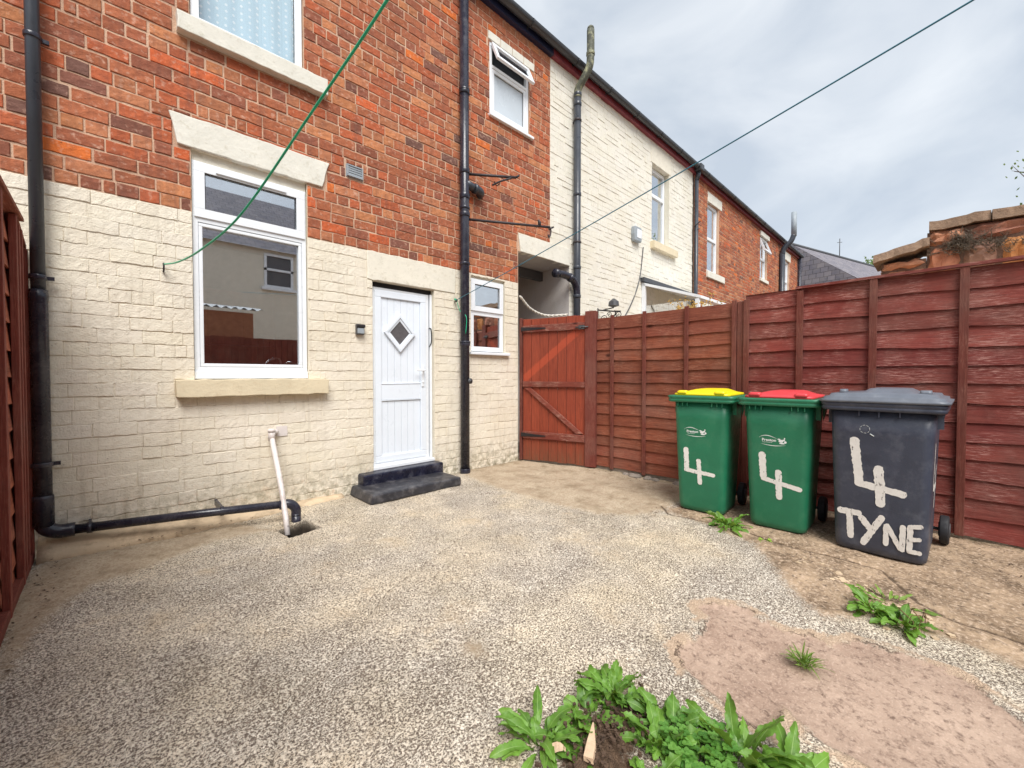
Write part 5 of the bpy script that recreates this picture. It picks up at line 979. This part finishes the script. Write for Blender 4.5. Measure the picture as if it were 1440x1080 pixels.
def slab_cap(y0, y1, z0, z1, t, xo):
    b = MB(); n = 8; secs = []
    for k in range(n+1):
        y = y0+(y1-y0)*k/n; z = z0+(z1-z0)*k/n+random.uniform(-.018, .018); xx = xo+random.uniform(-.02, .02); secs.append([(9.2-xx, y, z), (9.75, y, z), (9.75, y, z+t), (9.2-xx*.7, y, z+t+random.uniform(-.01, .01))])
    b.loft(secs, col=srgb(150, 128, 108)); loc(sw, b.build('coping', M['sand'], colour=True))
slab_cap(-3.33, -3.98, 3.02, 3.17, .14, .22); slab_cap(-3.97, -4.6, 3.42, 3.44, .14, .1); slab_cap(-4.61, -6.2, 3.43, 3.42, .15, .12); slab_cap(-6.2, -9, 3.42, 3.42, .15, .1)
def tuft(label, y, z, n, L_):
    b = MB()
    for k in range(n):
        a = random.uniform(0, 6.28); d_ = Vector((-abs(random.gauss(.5, .4)), math.cos(a)*.8, math.sin(a)*.55+.25)).normalized(); p = Vector((0, random.gauss(0, .12), random.gauss(0, .05))); l_ = L_*random.uniform(.5, 1.1)
        q = p+d_*l_*.5+Vector((0, 0, random.uniform(-.03, .05))); b.tube([p, q, p+d_*l_+Vector((0, random.uniform(-.05, .05), random.uniform(-.02, .06)))], [.006, .004, .002], 4)
        for s_ in range(4): e_ = q.lerp(p+d_*l_, random.random()); b.tube([e_, e_+Vector((random.uniform(-.05, .02), random.uniform(-.05, .05), random.uniform(-.02, .06)))], [.004, .0015], 3)
    o = b.build('shrub', M['shrubw']); o.location = (9.14, y, z); tag(o, label, 'shrub')
tuft('larger grey twiggy tuft growing from the sandstone wall', -4.30, 3.12, 90, .2); tuft('smaller grey twiggy tuft to the right on the sandstone wall', -4.68, 3.05, 40, .14)
# far slate roofed house
fh = thing('house', 'far house with a grey slate roof showing above the fence', 'house', (24, 0, 0))
def rq(p, name, mat, frame=None):
    # roof slope modelled flat in local x/y so the slate courses follow it
    A, B, C_, D_ = [Vector(q) for q in p]; ex = (B-A).normalized(); nz = ex.cross(D_-A).normalized(); ey = nz.cross(ex); Mw = Matrix((( ex.x, ey.x, nz.x, A.x), (ex.y, ey.y, nz.y, A.y), (ex.z, ey.z, nz.z, A.z), (0, 0, 0, 1)))
    b = MB(); inv = Mw.inverted(); top = [inv @ q for q in (A, B, C_, D_)]; b.add(top+[q-Vector((0, 0, .08)) for q in top], [(0, 1, 2, 3), (7, 6, 5, 4), (0, 4, 5, 1), (1, 5, 6, 2), (2, 6, 7, 3), (3, 7, 4, 0)])
    o = b.build(name, mat); o.parent = fh; o.matrix_parent_inverse = Matrix.Translation(-Vector(fh.location)) @ Mw; return o
RA, RB = Vector((23.4, .9, 7.42)), Vector((34.5, -1.95, 7.55)); dv = Vector((-.245, -.97, 0)); lo_ = dv*4.2+Vector((0, 0, -3.4)); hi_ = -dv*4.2+Vector((0, 0, -3.4))
rq([RA+lo_, RB+lo_, RB, RA], 'roof', M['slate']); rq([RB+hi_, RA+hi_, RA, RB], 'roof', M['slate'])
h_ = Vector((-.5, .13, .0)); rq([RA+hi_+h_, RA+lo_+h_, RA+Vector((-.05, 0, .02)), RA+Vector((-.05, .02, .02))], 'roof', M['slate'])
b = MB(); c4 = [RA+lo_*.93, RB+lo_*.93, RB+hi_*.93, RA+hi_*.93]; b.add([(q.x, q.y, -.2) for q in c4]+[(q.x, q.y, q.z) for q in c4]+[tuple(RA-Vector((0, 0, .1))), tuple(RB-Vector((0, 0, .1)))], [(0, 1, 5, 4), (2, 3, 7, 6), (1, 2, 6, 9, 5), (3, 0, 4, 8, 7)], col=(.9, .9, .9)); loc(fh, b.build('wall', M['render']))
b = MB(); b.tube([RA, RB], .09, 8); loc(fh, b.build('ridge_tiles', M['lead']))
b = MB(); q = RA.lerp(RB, .42); b.tube([q, q+Vector((0, 0, 1.0))], .02, 6); b.tube([q+Vector((-.04, .1, .8)), q+Vector((.04, -.1, .8))], .012, 5); loc(fh, b.build('aerial', M['dgrey']))
def tree(name, label, x, y, h_, crown_r, crown_z, nleaf, mat, lsize, sparse=False, twigs=40):
    t = thing(name, label, 'tree', (x, y, -.2)); b = MB(); b.tube(bez([(0, 0, 0), (.1, .05, h_*.3), (-.05, .1, h_*.6), (.05, 0, h_*.9)], 5), [.16*(1-.85*k/15) for k in range(16)], 8)
    tips = []
    for k in range(twigs):
        a = random.uniform(0, 6.28); e_ = random.uniform(-.3, 1.3); r_ = crown_r*random.uniform(.55, 1.05); p = Vector((0, 0, h_*random.uniform(.45, .85))); q = Vector((r_*math.cos(a)*math.cos(e_), r_*math.sin(a)*math.cos(e_), crown_z+crown_r*.8*math.sin(e_))); m_ = p.lerp(q, .5)+Vector((random.uniform(-.2, .2), random.uniform(-.2, .2), .15)); b.tube([p, m_, q], [.045, .022, .006], 5); tips += [m_.lerp(q, f_) for f_ in (.3, .6, .8, 1.)]
    b.build('trunk', M['bark'], t); b = MB()
    for k in range(nleaf):
        c = random.choice(tips)+Vector((random.gauss(0, .22*crown_r), random.gauss(0, .22*crown_r), random.gauss(0, .2*crown_r))); u_ = Vector((random.gauss(0, 1), random.gauss(0, 1), random.gauss(0, 1))).normalized()*lsize*random.uniform(.6, 1.2); v_ = u_.orthogonal().normalized()*lsize*.4; g_ = random.random(); b.add([c, c+u_*.5+v_, c+u_, c+u_*.5-v_], [(0, 1, 2, 3)], col=(0, g_, 0))
    b.build('crown', M[mat], t, colour=True)
tree('tree', 'small green leafy tree peeping over between slate roof and stone wall', 38, -.42, 8.2, 1.15, 8.2, 2600, 'treeleaf', .22)
tree('tree', 'thinly leaved tree reaching in at the right edge of the sky', 24, -6.95, 9.2, 1.15, 9.0, 420, 'treeleaf', .12, twigs=70)
# dried flowers over the fence
dfp = thing('dried_plant', 'dry ochre seed heads poking above the fence before the white porch', 'plant', (6.35, -1.5, 0))
b = MB(); hd_ = MB()
for k in range(46):
    a = random.uniform(0, 6.28); p = Vector((random.gauss(0, .12), random.gauss(0, .12), 1.2)); q = p+Vector((math.cos(a)*random.uniform(0, .30), math.sin(a)*random.uniform(0, .42), random.uniform(.80, 1.16))); b.tube([(p.x*.5, p.y*.5, 0), p, p.lerp(q, .5)+Vector((0, 0, .05)), q], [.005, .004, .003, .002], 4)
    for s_ in range(9): c = q+Vector((random.gauss(0, .03), random.gauss(0, .03), random.gauss(-.01, .03))); hd_.loft([[(c.x+.010*math.cos(f_), c.y+.010*math.sin(f_), c.z+dz) for f_ in (0, 1.57, 3.14, 4.71)] for dz in (-.007, .007)])
b.build('stem', M['dry'], dfp); hd_.build('seed_head', M['dryf'], dfp)
b = MB(); b.loft([[(r_*math.cos(a*math.pi/8), r_*math.sin(a*math.pi/8), z) for a in range(16)] for r_, z in ((.2, 0), (.26, .4), (.28, .42), (.24, .42))]); b.build('pot', M['rubble'], dfp)

# =================================================================== BEHIND THE CAMERA (mirrored in the window panes)
oh = thing('house', 'cream rendered house across the back lane mirrored in the kitchen window', 'house', (2, -13, 0))
PAINTED = lambda x, z: True
b = MB(); OW = (4.05, 5.0, 4.35, 5.55); backing(b, -6, 12, -.2, 5.7, [OW], [], y=0); bo = b.build('wall', [M['render']]*3, oh); bo.matrix_world = Matrix.Translation((2, -12.6, 0)) @ Matrix.Rotation(math.pi, 4, 'Z') @ Matrix.Translation((-6, 0, 0)) if 0 else Matrix.Identity(4); bo.location = (-2, .4, 0)
b = MB(); frame_ring(b, 4.05, 5.0, 4.35, 5.55, .08, .0, .05); b.box(4.05, 5.0, 0, .05, 4.95, 5.03); b.box(3.95, 5.1, .0, .12, 4.25, 4.35); wo = b.build('window', M['upvc'], oh); wo.location = (-2, .4, 0); p_ = pane(wo, 4.1, 4.95, 4.4, 5.5, -.02, M['ddark'])
b = MB(); b.add([(-8, .6, 5.65), (10, .6, 5.65), (10, -3.4, 8.75), (-8, -3.4, 8.75)], [(0, 1, 2, 3)]); b.build('roof', M['slate'], oh)
ou = thing('outhouse', 'brick outhouse with corrugated roof mirrored in the kitchen window', 'shed', (1.6, -7.6, 0))
b = MB(); b.box(-1.6, 1.0, -1.8, 0, 0, 2.72); b.build('wall', M['cupboard'], ou)
b = MB(); n = 60
for k in range(n):
    a, c = -1.7+2.9*k/n, -1.7+2.9*(k+1)/n; f = lambda x: .03*math.sin(x*34); b.add([(a, .12, 2.80+f(a)), (c, .12, 2.80+f(c)), (c, -1.9, 3.1+f(c)), (a, -1.9, 3.1+f(a))], [(0, 1, 2, 3)], smooth=True)
b.build('roof', M['grey'], ou)
bf = thing('fence', 'red brown back fence behind the viewer mirrored low in the kitchen window', 'fence', (2, -6.7, 0))
b = MB()
for k in range(40): t = random.uniform(.85, 1.1); b.box(-2.4+k*.125, -2.4+k*.125+.12, 0, .02, 0, 2.05+random.uniform(-.01, .01), col=(t, t, t))
b.build('panel', M['batten'], bf, colour=True)

# =================================================================== LIGHT, SKY, CAMERA
wd = bpy.data.worlds.new('World'); scene.world = wd; wd.use_nodes = True; nt = wd.node_tree; nt.nodes.clear()
SUN_EL, SUN_AZ = R(52), math.atan2(-.74, -.44)
def wn(t, **k):
    n_ = nt.nodes.new(t)
    for a, v_ in k.items(): setattr(n_, a, v_)
    return n_
sky = wn('ShaderNodeTexSky', sky_type='NISHITA'); sky.sun_disc = False; sky.sun_elevation = SUN_EL; sky.sun_rotation = math.pi/2-SUN_AZ
tc = wn('ShaderNodeTexCoord'); mp = wn('ShaderNodeMapping'); mp.inputs['Scale'].default_value = (1.0, 1.5, 2.6); mp.inputs['Rotation'].default_value = (.25, .1, .5); nt.links.new(tc.outputs['Generated'], mp.inputs['Vector'])
nz = wn('ShaderNodeTexNoise'); nz.inputs['Scale'].default_value = 2.3; nz.inputs['Detail'].default_value = 6; nz.inputs['Roughness'].default_value = .5; nz.inputs['Distortion'].default_value = .5; nt.links.new(mp.outputs[0], nz.inputs['Vector'])
cr = wn('ShaderNodeValToRGB'); cr.color_ramp.elements[0].position = .34; cr.color_ramp.elements[1].position = .66; nt.links.new(nz.outputs[0], cr.inputs[0])
SK = 2.85
cr.color_ramp.elements[0].color = (.71*SK, .79*SK, .89*SK, 1) ; cr.color_ramp.elements[1].color = (1.04*SK, 1.09*SK, 1.14*SK, 1)
mx = wn('ShaderNodeMix', data_type='RGBA'); mx.inputs[0].default_value = .93; nt.links.new(sky.outputs[0], mx.inputs[6]); nt.links.new(cr.outputs[0], mx.inputs[7])
bg = wn('ShaderNodeBackground'); bg.inputs['Strength'].default_value = .1; nt.links.new(mx.outputs[2], bg.inputs['Color']); wo_ = wn('ShaderNodeOutputWorld'); nt.links.new(bg.outputs[0], wo_.inputs[0])
sl = bpy.data.lights.new('sun', 'SUN'); sl.energy = 1.5; sl.angle = R(35); sl.color = (1, .975, .94); so_ = bpy.data.objects.new('sun', sl); COL.objects.link(so_)
sd = Vector((math.cos(SUN_AZ)*math.cos(SUN_EL), math.sin(SUN_AZ)*math.cos(SUN_EL), math.sin(SUN_EL))); so_.rotation_euler = sd.to_track_quat('Z', 'Y').to_euler(); so_.location = sd*30

cam = bpy.data.cameras.new('camera'); co = bpy.data.objects.new('camera', cam); COL.objects.link(co)
cam.sensor_width = 36; cam.lens = 585/1440*36; cam.clip_start = .02; cam.clip_end = 600
yaw, pit = R(45.8), R(1.2); fwd = Vector((math.cos(pit)*math.cos(yaw), math.cos(pit)*math.sin(yaw), -math.sin(pit)))
co.location = (0, -4.12, 1.2); co.rotation_euler = (-fwd).to_track_quat('Z', 'Y').to_euler(); scene.camera = co
vs_ = scene.view_settings; vs_.view_transform = 'Standard'; vs_.look = 'None'; vs_.gamma = 1; vs_.exposure = 1.58; vs_.use_curve_mapping = False
scene.render.engine = 'CYCLES'; scene.cycles.max_bounces = 8; scene.cycles.transparent_max_bounces = 12; scene.cycles.use_denoising = True
